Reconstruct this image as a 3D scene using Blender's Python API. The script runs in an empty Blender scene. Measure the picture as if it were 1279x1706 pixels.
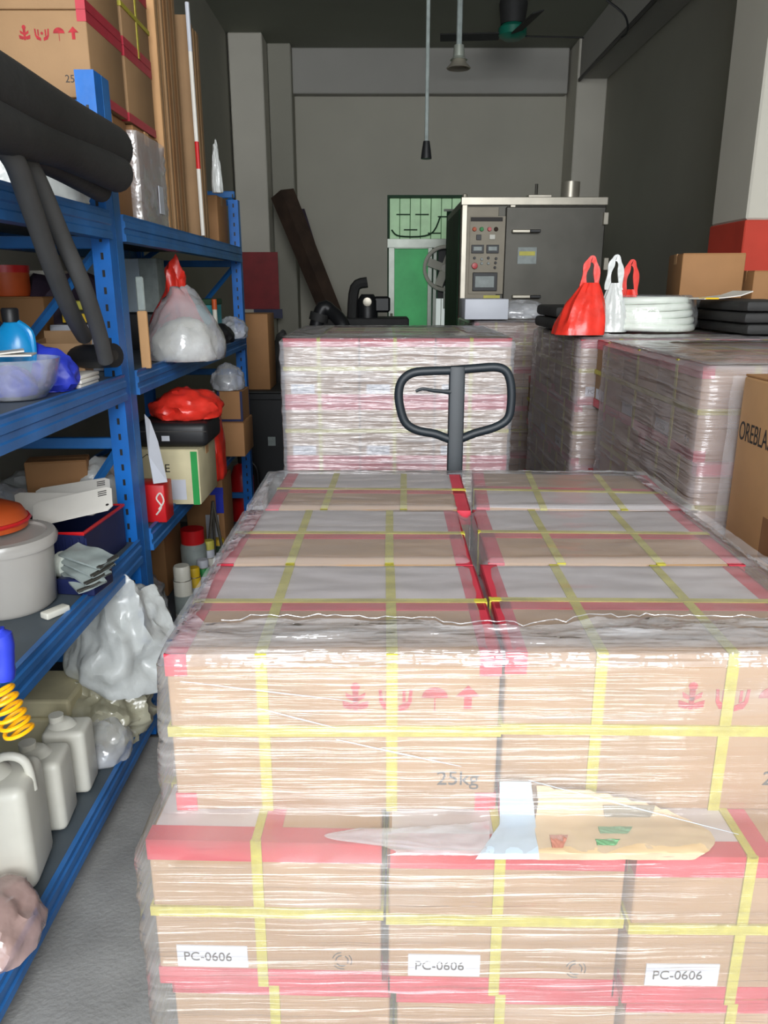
import bpy, bmesh, math, random
from mathutils import Vector, Matrix, noise
C = bpy.context.scene
col = C.collection
R = math.radians
# ------------------------------------------------------------------ camera, light, exposure
CH = 1.55; PITCH = R(16.3); F = 1280.0
cam = bpy.data.objects.new('camera', bpy.data.cameras.new('camera'))
col.objects.link(cam)
cam.location = (0, 0, CH); cam.rotation_euler = (R(90) - PITCH, 0, 0)
cam.data.sensor_fit = 'VERTICAL'; cam.data.sensor_height = 36; cam.data.lens = F / 1706 * 36
cam.data.clip_start = 0.05
C.camera = cam
w = bpy.data.worlds.new('world'); C.world = w; w.use_nodes = True
w.node_tree.nodes['Background'].inputs[0].default_value = (0.80, 0.90, 1.0, 1)
w.node_tree.nodes['Background'].inputs[1].default_value = 2.2
def area(name, loc, rot, sx, sy, e, c):
    l = bpy.data.lights.new(name, 'AREA'); l.shape = 'RECTANGLE'; l.size = sx; l.size_y = sy
    l.energy = e; l.color = c
    o = bpy.data.objects.new(name, l); col.objects.link(o); o.location = loc; o.rotation_euler = rot
    return o
# daylight falling in through the open shop door behind the camera
area('doorway_daylight', (-0.1, -2.7, 2.95), (R(57), 0, 0), 3.9, 2.5, 310, (0.985, 0.99, 1.0))
C.view_settings.view_transform = 'Standard'; C.view_settings.look = 'None'
C.view_settings.exposure = 0.36; C.view_settings.gamma = 1
C.view_settings.use_curve_mapping = False
C.cycles.transparent_max_bounces = 24
C.cycles.max_bounces = 8

# ------------------------------------------------------------------ helpers
cp, sp = math.cos(PITCH), math.sin(PITCH)
def W(x, y, Y):
    """world point at depth Y seen at photo position x, y"""
    a = math.atan((y - 853) / F) + PITCH
    D = Y * math.tan(a)
    return Vector(((x - 639.5) / F * (Y * cp + D * sp), Y, CH - D))
def WZ(x, y, Z):
    a = math.atan((y - 853) / F) + PITCH
    return W(x, y, (CH - Z) / math.tan(a))
def WX(x, y, X):
    a = math.atan((y - 853) / F) + PITCH
    k = (x - 639.5) / F * (cp + math.tan(a) * sp)
    return W(x, y, X / k)
def place(xl, xr, yt, yb, Z=None, Y=None):
    """centre X, Y, base Z, width, height of a thing standing there"""
    if Y is None: Y = WZ((xl + xr) / 2, yb, Z).y
    a, b, t = W(xl, yb, Y), W(xr, yb, Y), W(xl, yt, Y)
    return Vector(((a.x + b.x) / 2, Y, Z if Z is not None else a.z)), b.x - a.x, t.z - (Z if Z is not None else a.z)
def lin(r, g, b):
    f = lambda v: (v / 255 / 12.92) if v / 255 <= .04045 else ((v / 255 + .055) / 1.055) ** 2.4
    return (f(r), f(g), f(b), 1)
MATS = {}
def mat(name, c, rough=.6, metal=0, var=.06, vs=8, bump=0, bs=40, emit=0, coat=0):
    if name in MATS: return MATS[name]
    m = bpy.data.materials.new(name); m.use_nodes = True
    nt = m.node_tree; N = nt.nodes; L = nt.links; b = N['Principled BSDF']
    b.inputs['Roughness'].default_value = rough; b.inputs['Metallic'].default_value = metal
    c = lin(*c)
    tc = N.new('ShaderNodeTexCoord')
    if var:
        n = N.new('ShaderNodeTexNoise'); n.inputs['Scale'].default_value = vs; n.inputs['Detail'].default_value = 4
        L.new(tc.outputs['Object'], n.inputs['Vector'])
        r = N.new('ShaderNodeValToRGB'); r.color_ramp.elements[0].position = .3; r.color_ramp.elements[1].position = .7
        r.color_ramp.elements[0].color = tuple(max(0, v * (1 - var * 2)) for v in c[:3]) + (1,)
        r.color_ramp.elements[1].color = tuple(min(1, v * (1 + var * 2)) for v in c[:3]) + (1,)
        L.new(n.outputs['Fac'], r.inputs['Fac']); L.new(r.outputs['Color'], b.inputs['Base Color'])
    else: b.inputs['Base Color'].default_value = c
    if bump:
        n2 = N.new('ShaderNodeTexNoise'); n2.inputs['Scale'].default_value = bs; n2.inputs['Detail'].default_value = 5
        L.new(tc.outputs['Object'], n2.inputs['Vector'])
        bp = N.new('ShaderNodeBump'); bp.inputs['Strength'].default_value = bump; bp.inputs['Distance'].default_value = .01
        L.new(n2.outputs['Fac'], bp.inputs['Height']); L.new(bp.outputs['Normal'], b.inputs['Normal'])
    if emit:
        b.inputs['Emission Color'].default_value = c; b.inputs['Emission Strength'].default_value = emit
    if coat: b.inputs['Coat Weight'].default_value = coat
    MATS[name] = m
    return m
def film_mat(name, haze=.10, gl=.10, rough=.16, bump=.6, sc=(3, 3, 60), tint=(235, 238, 245), streak=.35, wr=.4, diag=12, patch=False):
    """clear plastic: transparent, with a glossy coat that follows stretched wrinkles and a thin milky haze that also paints in glare"""
    m = bpy.data.materials.new(name); m.use_nodes = True
    nt = m.node_tree; N = nt.nodes; L = nt.links
    N.remove(N['Principled BSDF']); out = N['Material Output']
    tc = N.new('ShaderNodeTexCoord')
    def nz(scale, rot, s, d=3):
        mp = N.new('ShaderNodeMapping'); mp.inputs['Scale'].default_value = scale; mp.inputs['Rotation'].default_value = rot
        L.new(tc.outputs['Object'], mp.inputs['Vector'])
        n = N.new('ShaderNodeTexNoise'); n.inputs['Scale'].default_value = s; n.inputs['Detail'].default_value = d
        L.new(mp.outputs['Vector'], n.inputs['Vector']); return n.outputs['Fac']
    def mth(op, a, b):
        n = N.new('ShaderNodeMath'); n.operation = op; n.use_clamp = False
        for i, v in enumerate((a, b)):
            if isinstance(v, (int, float)): n.inputs[i].default_value = v
            else: L.new(v, n.inputs[i])
        return n.outputs[0]
    a = nz(sc, (0, 0, 0), 1.0, 4)
    b = nz(sc, (R(diag), R(diag), 0), .7, 3)
    c = nz((1, 1, 1), (0, 0, 0), 9, 4)
    h = mth('ADD', mth('ADD', a, mth('MULTIPLY', b, .8)), mth('MULTIPLY', c, wr))
    bp = N.new('ShaderNodeBump'); bp.inputs['Strength'].default_value = bump; bp.inputs['Distance'].default_value = .02
    L.new(h, bp.inputs['Height'])
    g = N.new('ShaderNodeBsdfGlossy'); g.inputs['Roughness'].default_value = rough; g.inputs['Color'].default_value = (1, 1, 1, 1)
    L.new(bp.outputs['Normal'], g.inputs['Normal'])
    t = N.new('ShaderNodeBsdfTransparent'); t.inputs['Color'].default_value = (.97, .97, .975, 1)
    d = N.new('ShaderNodeBsdfDiffuse'); d.inputs['Color'].default_value = lin(*tint)
    if not patch: L.new(bp.outputs['Normal'], d.inputs['Normal'])
    # white streaks in the diffuse haze paint in glare on the film
    s1 = N.new('ShaderNodeMapRange'); s1.inputs[1].default_value = .52; s1.inputs[2].default_value = .72
    s1.inputs[3].default_value = haze; s1.inputs[4].default_value = haze + streak
    sv = mth('MULTIPLY', mth('ADD', a, b), .5)
    if patch: sv = mth('ADD', sv, mth('MULTIPLY', mth('SUBTRACT', nz((1, 1, 1.6), (0, 0, 0), 4.5, 2), .56), .8))
    L.new(sv, s1.inputs[0])
    lw = N.new('ShaderNodeLayerWeight'); lw.inputs['Blend'].default_value = .12
    L.new(bp.outputs['Normal'], lw.inputs['Normal'])
    mx = N.new('ShaderNodeMixShader'); L.new(s1.outputs[0], mx.inputs[0]); L.new(t.outputs[0], mx.inputs[1]); L.new(d.outputs[0], mx.inputs[2])
    fac = mth('MINIMUM', mth('ADD', mth('MULTIPLY', lw.outputs['Fresnel'], .7), gl), .8)
    m2 = N.new('ShaderNodeMixShader'); L.new(fac, m2.inputs[0]); L.new(mx.outputs[0], m2.inputs[1]); L.new(g.outputs[0], m2.inputs[2])
    L.new(m2.outputs[0], out.inputs['Surface'])
    MATS[name] = m
    return m

def bm_(): return bmesh.new()
def box(bm, x0, y0, z0, x1, y1, z1, bev=0, seg=1, mtx=None):
    b = bmesh.new(); bmesh.ops.create_cube(b, size=1)
    for v in b.verts: v.co = Vector(((x0 + x1) / 2 + v.co.x * (x1 - x0), (y0 + y1) / 2 + v.co.y * (y1 - y0), (z0 + z1) / 2 + v.co.z * (z1 - z0)))
    if bev: bmesh.ops.bevel(b, geom=b.edges[:], offset=bev, segments=seg, affect='EDGES', profile=.5)
    if mtx: b.transform(mtx)
    join(bm, b); return bm
def join(bm, b):
    me = bpy.data.meshes.new('t'); b.to_mesh(me); b.free(); bm.from_mesh(me); bpy.data.meshes.remove(me)
def frame(d):
    d = d.normalized(); u = Vector((0, 0, 1)) if abs(d.z) < .9 else Vector((1, 0, 0))
    a = d.cross(u).normalized(); return a, d.cross(a).normalized()
def tube(bm, pts, r, n=10, closed=False, smooth=0, cap=True):
    pts = [Vector(p) for p in pts]
    if smooth: pts = spline(pts, smooth, closed)
    rs = r if isinstance(r, (list, tuple)) else [r] * len(pts)
    if len(rs) != len(pts): rs = [rs[min(len(rs) - 1, int(i * (len(rs) - 1) / (len(pts) - 1) + .5))] for i in range(len(pts))]
    rings = []; a = None
    for i, p in enumerate(pts):
        if closed: d = pts[(i + 1) % len(pts)] - pts[i - 1]
        else: d = pts[min(i + 1, len(pts) - 1)] - pts[max(i - 1, 0)]
        if a is None: a, b = frame(d)
        else:
            d = d.normalized(); a = (a - d * a.dot(d)).normalized(); b = d.cross(a)
        rings.append([bm.verts.new(p + (a * math.cos(t) + b * math.sin(t)) * rs[i]) for t in [2 * math.pi * k / n for k in range(n)]])
    m = len(rings)
    for i in range(m if closed else m - 1):
        A, B = rings[i], rings[(i + 1) % m]
        for k in range(n): bm.faces.new((A[k], A[(k + 1) % n], B[(k + 1) % n], B[k]))
    if not closed and cap:
        bm.faces.new(rings[0][::-1]); bm.faces.new(rings[-1])
    return bm
def spline(pts, k, closed=False):
    out = []; n = len(pts)
    for i in range(n if closed else n - 1):
        if closed: p0, p1, p2, p3 = pts[i - 1], pts[i], pts[(i + 1) % n], pts[(i + 2) % n]
        else: p0, p1, p2, p3 = pts[max(i - 1, 0)], pts[i], pts[i + 1], pts[min(i + 2, n - 1)]
        for j in range(k):
            t = j / k
            out.append(.5 * ((2 * p1) + (-p0 + p2) * t + (2 * p0 - 5 * p1 + 4 * p2 - p3) * t * t + (-p0 + 3 * p1 - 3 * p2 + p3) * t ** 3))
    if not closed: out.append(pts[-1])
    return out
def lathe(bm, prof, n=24, c=(0, 0, 0), sx=1, sy=1):
    c = Vector(c); rings = []
    for r, z in prof:
        if r < 1e-5: rings.append([bm.verts.new(c + Vector((0, 0, z)))])
        else: rings.append([bm.verts.new(c + Vector((r * sx * math.cos(2 * math.pi * k / n), r * sy * math.sin(2 * math.pi * k / n), z))) for k in range(n)])
    for A, B in zip(rings, rings[1:]):
        for k in range(n):
            if len(A) == 1 and len(B) == 1: continue
            if len(A) == 1: bm.faces.new((A[0], B[(k + 1) % n], B[k]))
            elif len(B) == 1: bm.faces.new((A[k], A[(k + 1) % n], B[0]))
            else: bm.faces.new((A[k], A[(k + 1) % n], B[(k + 1) % n], B[k]))
    return bm
def prism(bm, pts, d0, d1, axis='y'):
    """polygon pts in the plane across the axis, extruded from d0 to d1"""
    f = {'y': lambda p, d: (p[0], d, p[1]), 'x': lambda p, d: (d, p[0], p[1]), 'z': lambda p, d: (p[0], p[1], d)}[axis]
    A = [bm.verts.new(f(p, d0)) for p in pts]; B = [bm.verts.new(f(p, d1)) for p in pts]
    n = len(pts); bm.faces.new(A); bm.faces.new(B[::-1])
    for k in range(n): bm.faces.new((A[k], B[k], B[(k + 1) % n], A[(k + 1) % n]))
    return bm
def mesh(name, bm, m, smooth=False, angle=None):
    bmesh.ops.recalc_face_normals(bm, faces=bm.faces[:])
    me = bpy.data.meshes.new(name); bm.to_mesh(me); bm.free()
    me.materials.append(MATS[m] if isinstance(m, str) else m)
    if smooth:
        me.polygons.foreach_set('use_smooth', [True] * len(me.polygons))
        if angle: me.set_sharp_from_angle(angle=R(angle))
    return me
def obj(name, bm, m, parent=None, loc=(0, 0, 0), rot=(0, 0, 0), smooth=False, angle=40):
    me = bm if isinstance(bm, bpy.types.Mesh) else mesh(name, bm, m, smooth, angle if smooth else None)
    o = bpy.data.objects.new(name, me); col.objects.link(o)
    if parent: o.parent = parent
    o.location = loc; o.rotation_euler = rot
    return o
def tag(o, label=None, cat=None, group=None, kind=None):
    if label: o['label'] = label
    if cat: o['category'] = cat
    if group: o['group'] = group
    if kind: o['kind'] = kind
    return o
def thing(name, label, cat, loc=(0, 0, 0), rz=0, group=None):
    o = bpy.data.objects.new(name, None); col.objects.link(o); o.empty_display_size = .05
    o.location = loc; o.rotation_euler = (0, 0, rz)
    return tag(o, label, cat, group)
def struct(name, bm, m, parent=None, **k):
    o = obj(name, bm, m, parent, **k)
    if not parent: o['kind'] = 'structure'
    return o
def text_mesh(body, size, m, ext=.0003):
    cu = bpy.data.curves.new('lettering', 'FONT'); cu.body = body; cu.size = size; cu.extrude = ext
    o = bpy.data.objects.new('lettering', cu); col.objects.link(o)
    bpy.context.view_layer.update()
    me = bpy.data.meshes.new_from_object(o.evaluated_get(bpy.context.evaluated_depsgraph_get()))
    bpy.data.objects.remove(o); me.materials.clear(); me.materials.append(MATS[m]); return me
def crumple(sx, sy, sz, seed=0, amp=.12, freq=3, top=.0, sub=4, flare=0, flat=.35, knotz=.75):
    """crumpled plastic bag body, base at z=0; top = how far the upper part is gathered"""
    bm = bmesh.new(); bmesh.ops.create_icosphere(bm, subdivisions=sub, radius=1)
    off = Vector((seed * 3.1, seed * 7.7, seed * 1.3))
    for v in bm.verts:
        p = v.co.copy(); q = p * freq + off
        q *= .8; r = 0
        for i in range(4):
            r += (1 - abs(noise.noise(q * 2 ** i) * 2)) * .56 ** i
        n = 1 + amp * .66 * (r - 1.0)
        p *= n
        z = p.z
        if z < -flat: z = -flat + (z + flat) * .12
        zz = (z + flat) / (1 + flat)
        k = 1
        if top and zz > 0:
            k = 1 - top * max(0, min(1, zz / knotz)) ** 1.5
            if zz > knotz: k = (1 - top) + flare * (zz - knotz) / (1 - knotz) * (1 + .5 * math.sin(math.atan2(p.y, p.x) * 7 + seed))
            if k < .12: k = .12
        v.co = Vector((p.x * sx / 2 * k, p.y * sy / 2 * k, max(0, zz) * sz if zz > 0 else zz * .02))
    bmesh.ops.smooth_vert(bm, verts=bm.verts[:], factor=.5, use_axis_x=True, use_axis_y=True, use_axis_z=True)
    zmin = min(v.co.z for v in bm.verts)
    for v in bm.verts: v.co.z -= zmin
    return bm

# ------------------------------------------------------------------ materials
mat('kraft', (160, 126, 90), .75, var=.05, vs=5, bump=.05, bs=120)
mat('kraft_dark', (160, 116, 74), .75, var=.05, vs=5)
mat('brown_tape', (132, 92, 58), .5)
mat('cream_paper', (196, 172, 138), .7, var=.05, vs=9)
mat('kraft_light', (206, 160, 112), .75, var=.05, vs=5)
mat('grey_paper', (188, 178, 178), .5, var=.03, vs=6)
mat('red_tape', (186, 52, 68), .35, var=.05, vs=14)
mat('yellow_strap', (178, 168, 58), .5, var=.06, vs=60, bump=.2, bs=300)
mat('white_label', (198, 202, 212), .5, var=.02)
mat('red_ink', (168, 34, 44), .7, var=.15, vs=60)
mat('grey_ink', (64, 60, 58), .7, var=0)
mat('dark_ink', (40, 36, 34), .7, var=0)
mat('rack_blue', (14, 104, 190), .4, var=.10, vs=7, bump=.08, bs=30)
mat('rack_blue_beam', (40, 106, 174), .4, var=.14, vs=5, bump=.08, bs=30)
mat('deck_grey', (78, 88, 96), .55, var=.12, vs=4)
mat('black_foam', (42, 42, 42), .7, var=.10, vs=9, bump=.15, bs=50)
mat('grey_hose', (66, 66, 66), .6, var=.08, vs=9)
mat('black_plastic', (26, 27, 30), .45, var=.05)
mat('handle_paint', (24, 33, 40), .5, var=.07, vs=12)
mat('white_paper', (226, 222, 214), .6, var=.03)
mat('white_plastic', (222, 220, 208), .4, var=.03)
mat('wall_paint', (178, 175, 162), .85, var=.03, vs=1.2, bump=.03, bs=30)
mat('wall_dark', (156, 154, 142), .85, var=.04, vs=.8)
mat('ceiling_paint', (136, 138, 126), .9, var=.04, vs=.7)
mat('beam_paint', (168, 166, 160), .9, var=.04, vs=.9)
mat('pillar_paint', (200, 196, 184), .8, var=.03, vs=1.5)
mat('concrete', (150, 150, 148), .7, var=.10, vs=5, bump=.25, bs=90)
mat('wood_pallet', (150, 118, 84), .8, var=.14, vs=7)
mat('steel', (150, 146, 136), .36, .85, var=.06, vs=3)
mat('steel_dark', (92, 90, 84), .5, .7, var=.08, vs=3)
mat('steel_panel', (150, 142, 126), .55, .2, var=.03)
mat('steel_bright', (180, 174, 160), .38, .6, var=.05)
mat('red_bag', (220, 52, 40), .3, var=.08, vs=20, bump=.3, bs=18)
mat('red_plastic', (206, 28, 34), .35, var=.06)
mat('blue_bottle', (22, 142, 206), .25, var=.04)
mat('navy', (28, 36, 78), .4, var=.08)
mat('royal_blue', (46, 62, 190), .4, var=.08)
mat('teal', (40, 140, 150), .5)
mat('faded_grey', (132, 122, 104), .7)
mat('faded_green', (104, 150, 112), .7)
mat('faded_red', (176, 120, 104), .7)
mat('green', (30, 150, 70), .5)
mat('orange', (206, 88, 36), .5)
mat('yellow_hose', (250, 180, 20), .3, var=.03)
mat('hose_white', (232, 238, 228), .25, var=.03, vs=30)
mat('green_lit', (70, 176, 104), .5, emit=.20, var=.15, vs=3)
mat('lightgreen_lit', (176, 214, 170), .5, emit=.20, var=.10, vs=4)
mat('outside_lit', (226, 236, 232), .5, emit=.35, var=.02)
mat('window_frame', (170, 176, 166), .4, .4, var=.05)
mat('poster_red', (140, 34, 40), .6, var=.10, vs=7)
mat('brown_wood', (64, 48, 38), .8, var=.15, vs=6)
mat('dark_green', (34, 70, 46), .7, var=.15, vs=3)
mat('tan_foam', (205, 196, 160), .8)
mat('pallet_sheet', (176, 192, 206), .4, var=.03)
mat('grey_pack', (150, 160, 158), .4, var=.10, vs=20)
mat('yellow_paint', (236, 196, 40), .5)
mat('yellow_pale', (214, 206, 90), .5)
mat('fan_green', (20, 112, 92), .4)
mat('purple_dark', (60, 48, 66), .7, var=.15, vs=8, bump=.3, bs=20)
mat('pink', (226, 130, 130), .5)
mat('column_red', (196, 62, 44), .7, var=.08, vs=3)
film_mat('film_side', haze=.17, gl=.042, rough=.11, bump=.7, sc=(1.6, 1.6, 80), streak=.15, tint=(216, 213, 210), patch=True)
film_mat('film_edge', haze=.16, gl=.10, rough=.10, bump=.9, sc=(3, 26, 50), streak=.30, wr=1.6)
film_mat('film_top', haze=.14, gl=.04, rough=.2, bump=.25, sc=(2, 9, 4), streak=.08, wr=.6)
film_mat('film_far', haze=.30, gl=.07, rough=.2, bump=.7, sc=(3, 3, 55), streak=.3, diag=25)  # haze and streaks raised to paint in white glare on the wrap
film_mat('film_right', haze=.42, gl=.05, rough=.18, bump=.7, sc=(3, 3, 50), streak=.2, diag=35, tint=(188, 182, 186))
film_mat('clear_bag', haze=.30, gl=.10, rough=.2, bump=.6, sc=(6, 6, 8), streak=.35, wr=1.2)
film_mat('milky_bag', haze=.72, gl=.06, rough=.3, bump=.5, sc=(6, 6, 8), streak=.2, wr=1.4, tint=(226, 230, 228))
film_mat('coil_film', haze=.10, gl=.06, rough=.12, bump=.5, sc=(9, 9, 3), streak=.25, wr=1.2)
film_mat('yellow_bag', haze=.6, gl=.07, rough=.25, bump=.5, sc=(6, 6, 8), streak=.25, wr=1.4, tint=(206, 202, 176))
film_mat('tub_plastic', haze=.62, gl=.05, rough=.25, bump=.05, sc=(2, 2, 2), streak=.1, tint=(214, 210, 204))
film_mat('pink_bag', haze=.5, gl=.08, rough=.25, bump=.5, sc=(6, 6, 8), streak=.3, wr=1.4, tint=(214, 180, 172))

# ------------------------------------------------------------------ the room
YB = 9.56; ZC = 4.05; XL = -1.62; XR = 2.36; Y0 = -3.9
struct('floor', box(bm_(), XL - .2, Y0, -.1, XR + .2, YB + .2, 0), 'concrete')
struct('ceiling', box(bm_(), XL - .2, Y0, ZC, XR + .2, YB + .2, ZC + .15), 'ceiling_paint')
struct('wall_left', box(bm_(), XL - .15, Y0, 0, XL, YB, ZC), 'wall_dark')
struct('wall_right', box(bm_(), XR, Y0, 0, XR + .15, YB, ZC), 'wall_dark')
dx0, dx1, dzt = W(645, 500, YB).x, W(772, 500, YB).x, W(700, 325, YB).z
bm = bm_()
box(bm, XL, YB, 0, dx0, YB + .15, ZC); box(bm, dx1, YB, 0, XR, YB + .15, ZC); box(bm, dx0, YB, dzt, dx1, YB + .15, ZC)
struct('wall_back', bm, 'wall_paint')
struct('trim_1', box(bm_(), -1.05, YB - .14, 3.60, 2.02, YB, ZC, .01), 'beam_paint')          # beam along the back wall
struct('trim_2', box(bm_(), XR - .32, YB - .5, 0, XR, YB, ZC, .01), 'pillar_paint')            # pilaster in the back corner
bm = bm_(); box(bm, XR - .30, 0, 3.66, XR, YB - .5, ZC, .01)
struct('trim_3', bm, 'beam_paint')                                                              # beam along the side wall
struct('leak_blocker', box(bm_(), dx0 - .3, YB + .30, 0, dx1 - .16, YB + .34, dzt + .3), 'dark_green')  # panel added outside to stop sky light leaking past the door frame
struct('trim_4', box(bm_(), -1.9 + .3, 8.9, 0, -1.25, 9.25, ZC, .01), 'pillar_paint')          # pillar past the shelving
struct('trim_5', box(bm_(), -1.25, 9.26, 0, -1.0, YB, ZC, .01), 'wall_dark')
cl = thing('wall_conduit', 'thin dark cable conduit running under the side wall beam up to the ceiling', 'conduit', (0, 0, 0))
obj('pipe', tube(bm_(), [(XR - .31, 5.2, 3.64), (XR - .31, 9.0, 3.64)], .018, 8), 'black_plastic', cl, smooth=True)
obj('cable', tube(bm_(), [W(1010, 0, 6.5), W(1040, 25, 6.5), W(1045, 50, 6.6), W(1035, 62, 6.7)], .008, 6, smooth=5), 'black_plastic', cl, smooth=True)
# column near the side wall: white above, red below
struct('trim_6', box(bm_(), 1.90, 4.3, 1.89, XR, 4.75, ZC, .01), 'pillar_paint')
struct('trim_7', box(bm_(), 1.895, 4.295, 0, XR, 4.755, 1.89, .006), 'column_red')

# door and window in the back wall
def rect(x0, y0, x1, y1, Y): a = W(x0, y1, Y); b = W(x1, y0, Y); return a.x, a.z, b.x, b.z
d = tag(bpy.data.objects.new('door_1', None), kind='structure'); col.objects.link(d)
def bar(name, r, y0, y1, m, parent, bev=.003): return obj(name, box(bm_(), r[0], y0, r[1], r[2], y1, r[3], bev), m, parent)
x0, _, x1, ztop = rect(647, 404, 720, 530, YB)
bar('door_frame', (x0, 0, x0 + .07, ztop), YB - .02, YB + .08, 'window_frame', d)
bar('door_frame', (x1 - .05, 0, x1, ztop), YB - .02, YB + .08, 'window_frame', d)
bar('door_frame', (x0 + .07, ztop - .07, x1 - .05, ztop), YB - .02, YB + .08, 'window_frame', d)
bar('door_frame', (x0 + .07, 0, x1 - .05, .10), YB - .02, YB + .08, 'window_frame', d)
bar('pane', (x0 + .06, .09, x1 - .04, ztop - .06), YB + .02, YB + .04, 'green_lit', d, .001)
bar('lower_panel', (x0 + .28, .10, x1 - .06, .95), YB + .005, YB + .019, 'dark_green', d, .001)
obj('handle', tube(bm_(), [(x0 + .035, YB - .05, .95), (x0 + .035, YB - .05, 1.25)], .014, 8), 'steel_bright', d, smooth=True)
# strip of side light with the wall fan
wx0, wz0, wx1, wz1 = rect(720, 404, 772, 530, YB)
wd = tag(bpy.data.objects.new('window_2', None), kind='structure'); col.objects.link(wd)
bar('window_frame', (wx0, 0, wx0 + .04, wz1), YB - .01, YB + .07, 'window_frame', wd)
bar('pane', (wx0 + .04, .1, wx1 - .02, 1.42), YB + .05, YB + .06, 'outside_lit', wd)
bar('dark_panel', (wx0 + .06, 1.42, wx1 - .02, wz1), YB + .05, YB + .06, 'black_plastic', wd)
for k in range(2): bar('window_bar', (wx0 + .10 + k * .07, .1, wx0 + .108 + k * .07, 1.42), YB + .03, YB + .045, 'window_frame', wd, .001)
# window over the door
w1 = tag(bpy.data.objects.new('window_1', None), kind='structure'); col.objects.link(w1)
x0, z0, x1, z1 = rect(645, 325, 772, 398, YB)
bar('window_frame', (x0, z0 - .10, x1, z0), YB - .03, YB + .08, 'window_frame', w1)
bar('window_frame', (x0, z1 - .03, x1, z1), YB - .01, YB + .08, 'dark_green', w1)
bar('window_frame', (x0, z0, x0 + .025, z1 - .03), YB - .01, YB + .08, 'dark_green', w1)
bar('light_stop', (x0 + .02, z0, x1, z1 - .02), YB + .07, YB + .09, 'dark_green', w1, .001)  # added behind the slats to stop sky light in their gaps
n = 7
for k in range(n):
    a = x0 + .025 + (x1 - x0 - .03) * k / n; b = x0 + .025 + (x1 - x0 - .03) * (k + 1) / n
    bar('panel', (a + .004, z0, b - .004, z1 - .03), YB + .05 + .008 * (k % 2), YB + .065 + .008 * (k % 2), 'lightgreen_lit', w1, .004)
for k, (t, u) in enumerate(((.2, .55), (.45, .55), (.3, .2), (.62, .12), (.75, .5))):
    bar('window_bar', (x0 + (x1 - x0) * (t - .08), z0 + (z1 - z0) * u, x0 + (x1 - x0) * (t + .10), z0 + (z1 - z0) * u + .014), YB + .02, YB + .03, 'dark_green', w1, .001)
obj('cable', tube(bm_(), [(x0 + .05, YB + .0, z0 + .1), (x0 + .15, YB, z0 + .03), (x0 + .5, YB, z0 + .05), (x0 + .62, YB, z0 + .25)], .01, 6, smooth=5), 'dark_green', w1)
# exhaust fan
c = W(741, 447, YB - .08); fn = thing('exhaust_fan', 'white round exhaust fan beside the green glass door', 'fan', (c.x, c.y, c.z))
obj('ring', tube(bm_(), [(.24 * math.cos(t), 0, .24 * math.sin(t)) for t in [k * math.pi / 16 for k in range(32)]], .022, 8, True), 'white_plastic', fn, smooth=True)
for k in range(4):
    t = k * math.pi / 2 + .35
    obj('blade', box(bm_(), .03, -.008, -.05, .21, .008, .05, .004, mtx=Matrix.Rotation(t, 4, 'Y') @ Matrix.Rotation(.4, 4, 'X')), 'white_plastic', fn)
obj('hub', lathe(bm_(), [(0, -.03), (.045, -.02), (.045, .02), (0, .03)], 16), 'white_plastic', fn, rot=(R(90), 0, 0), smooth=True)
obj('bracket', box(bm_(), -.012, -.01, -.46, .012, .01, -.2, .002), 'window_frame', fn)

# ceiling fan and pendants
c = W(853, 60, 8.0); cf = thing('ceiling_fan', 'green-hubbed three-blade fan hanging from the ceiling', 'fan', c)
obj('rod', tube(bm_(), [(0, 0, .2), (0, 0, ZC - c.z)], .018, 8), 'black_plastic', cf, smooth=True)
obj('motor', lathe(bm_(), [(0, -.03), (.08, -.03), (.13, 0), (.13, .06), (.10, .09), (0, .09)], 24), 'fan_green', cf, smooth=True)
obj('cover', lathe(bm_(), [(.11, .09), (.13, .25), (.12, .30), (0, .30)], 20), 'black_foam', cf, smooth=True)
for t in (R(4), R(176), R(-80)):
    obj('blade', box(bm_(), .12, -.055, -.006, .66, .055, .006, .004, mtx=Matrix.Rotation(t, 4, 'Z') @ Matrix.Rotation(.3, 4, 'X')), 'black_foam', cf)
def pendant(x, ysock, Y, shade, label):
    c = W(x, ysock, Y); p = thing('pendant_lamp', label, 'lamp', c)
    obj('rod', tube(bm_(), [(0, 0, .04), (0, 0, ZC - c.z)], .012 if not shade else .02, 8), 'grey_pack', p, smooth=True)
    if shade:
        obj('socket', lathe(bm_(), [(0, .09), (.035, .09), (.04, .02), (.06, .0), (0, .0)], 16), 'window_frame', p, smooth=True)
        obj('lamp_shade', lathe(bm_(), [(.04, .02), (.055, -.02), (.085, -.05), (.08, -.055), (.03, -.02)], 20), 'steel_bright', p, smooth=True)
    else:
        obj('socket', lathe(bm_(), [(0, .05), (.02, .05), (.028, 0), (.034, -.05), (0, -.05)], 16), 'black_plastic', p, smooth=True)
pendant(710, 250, 5.2, False, 'long thin pendant with a bare black socket, lower of two')
pendant(764, 100, 6.0, True, 'thick white pendant rod with a small metal shade, higher of two')

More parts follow.
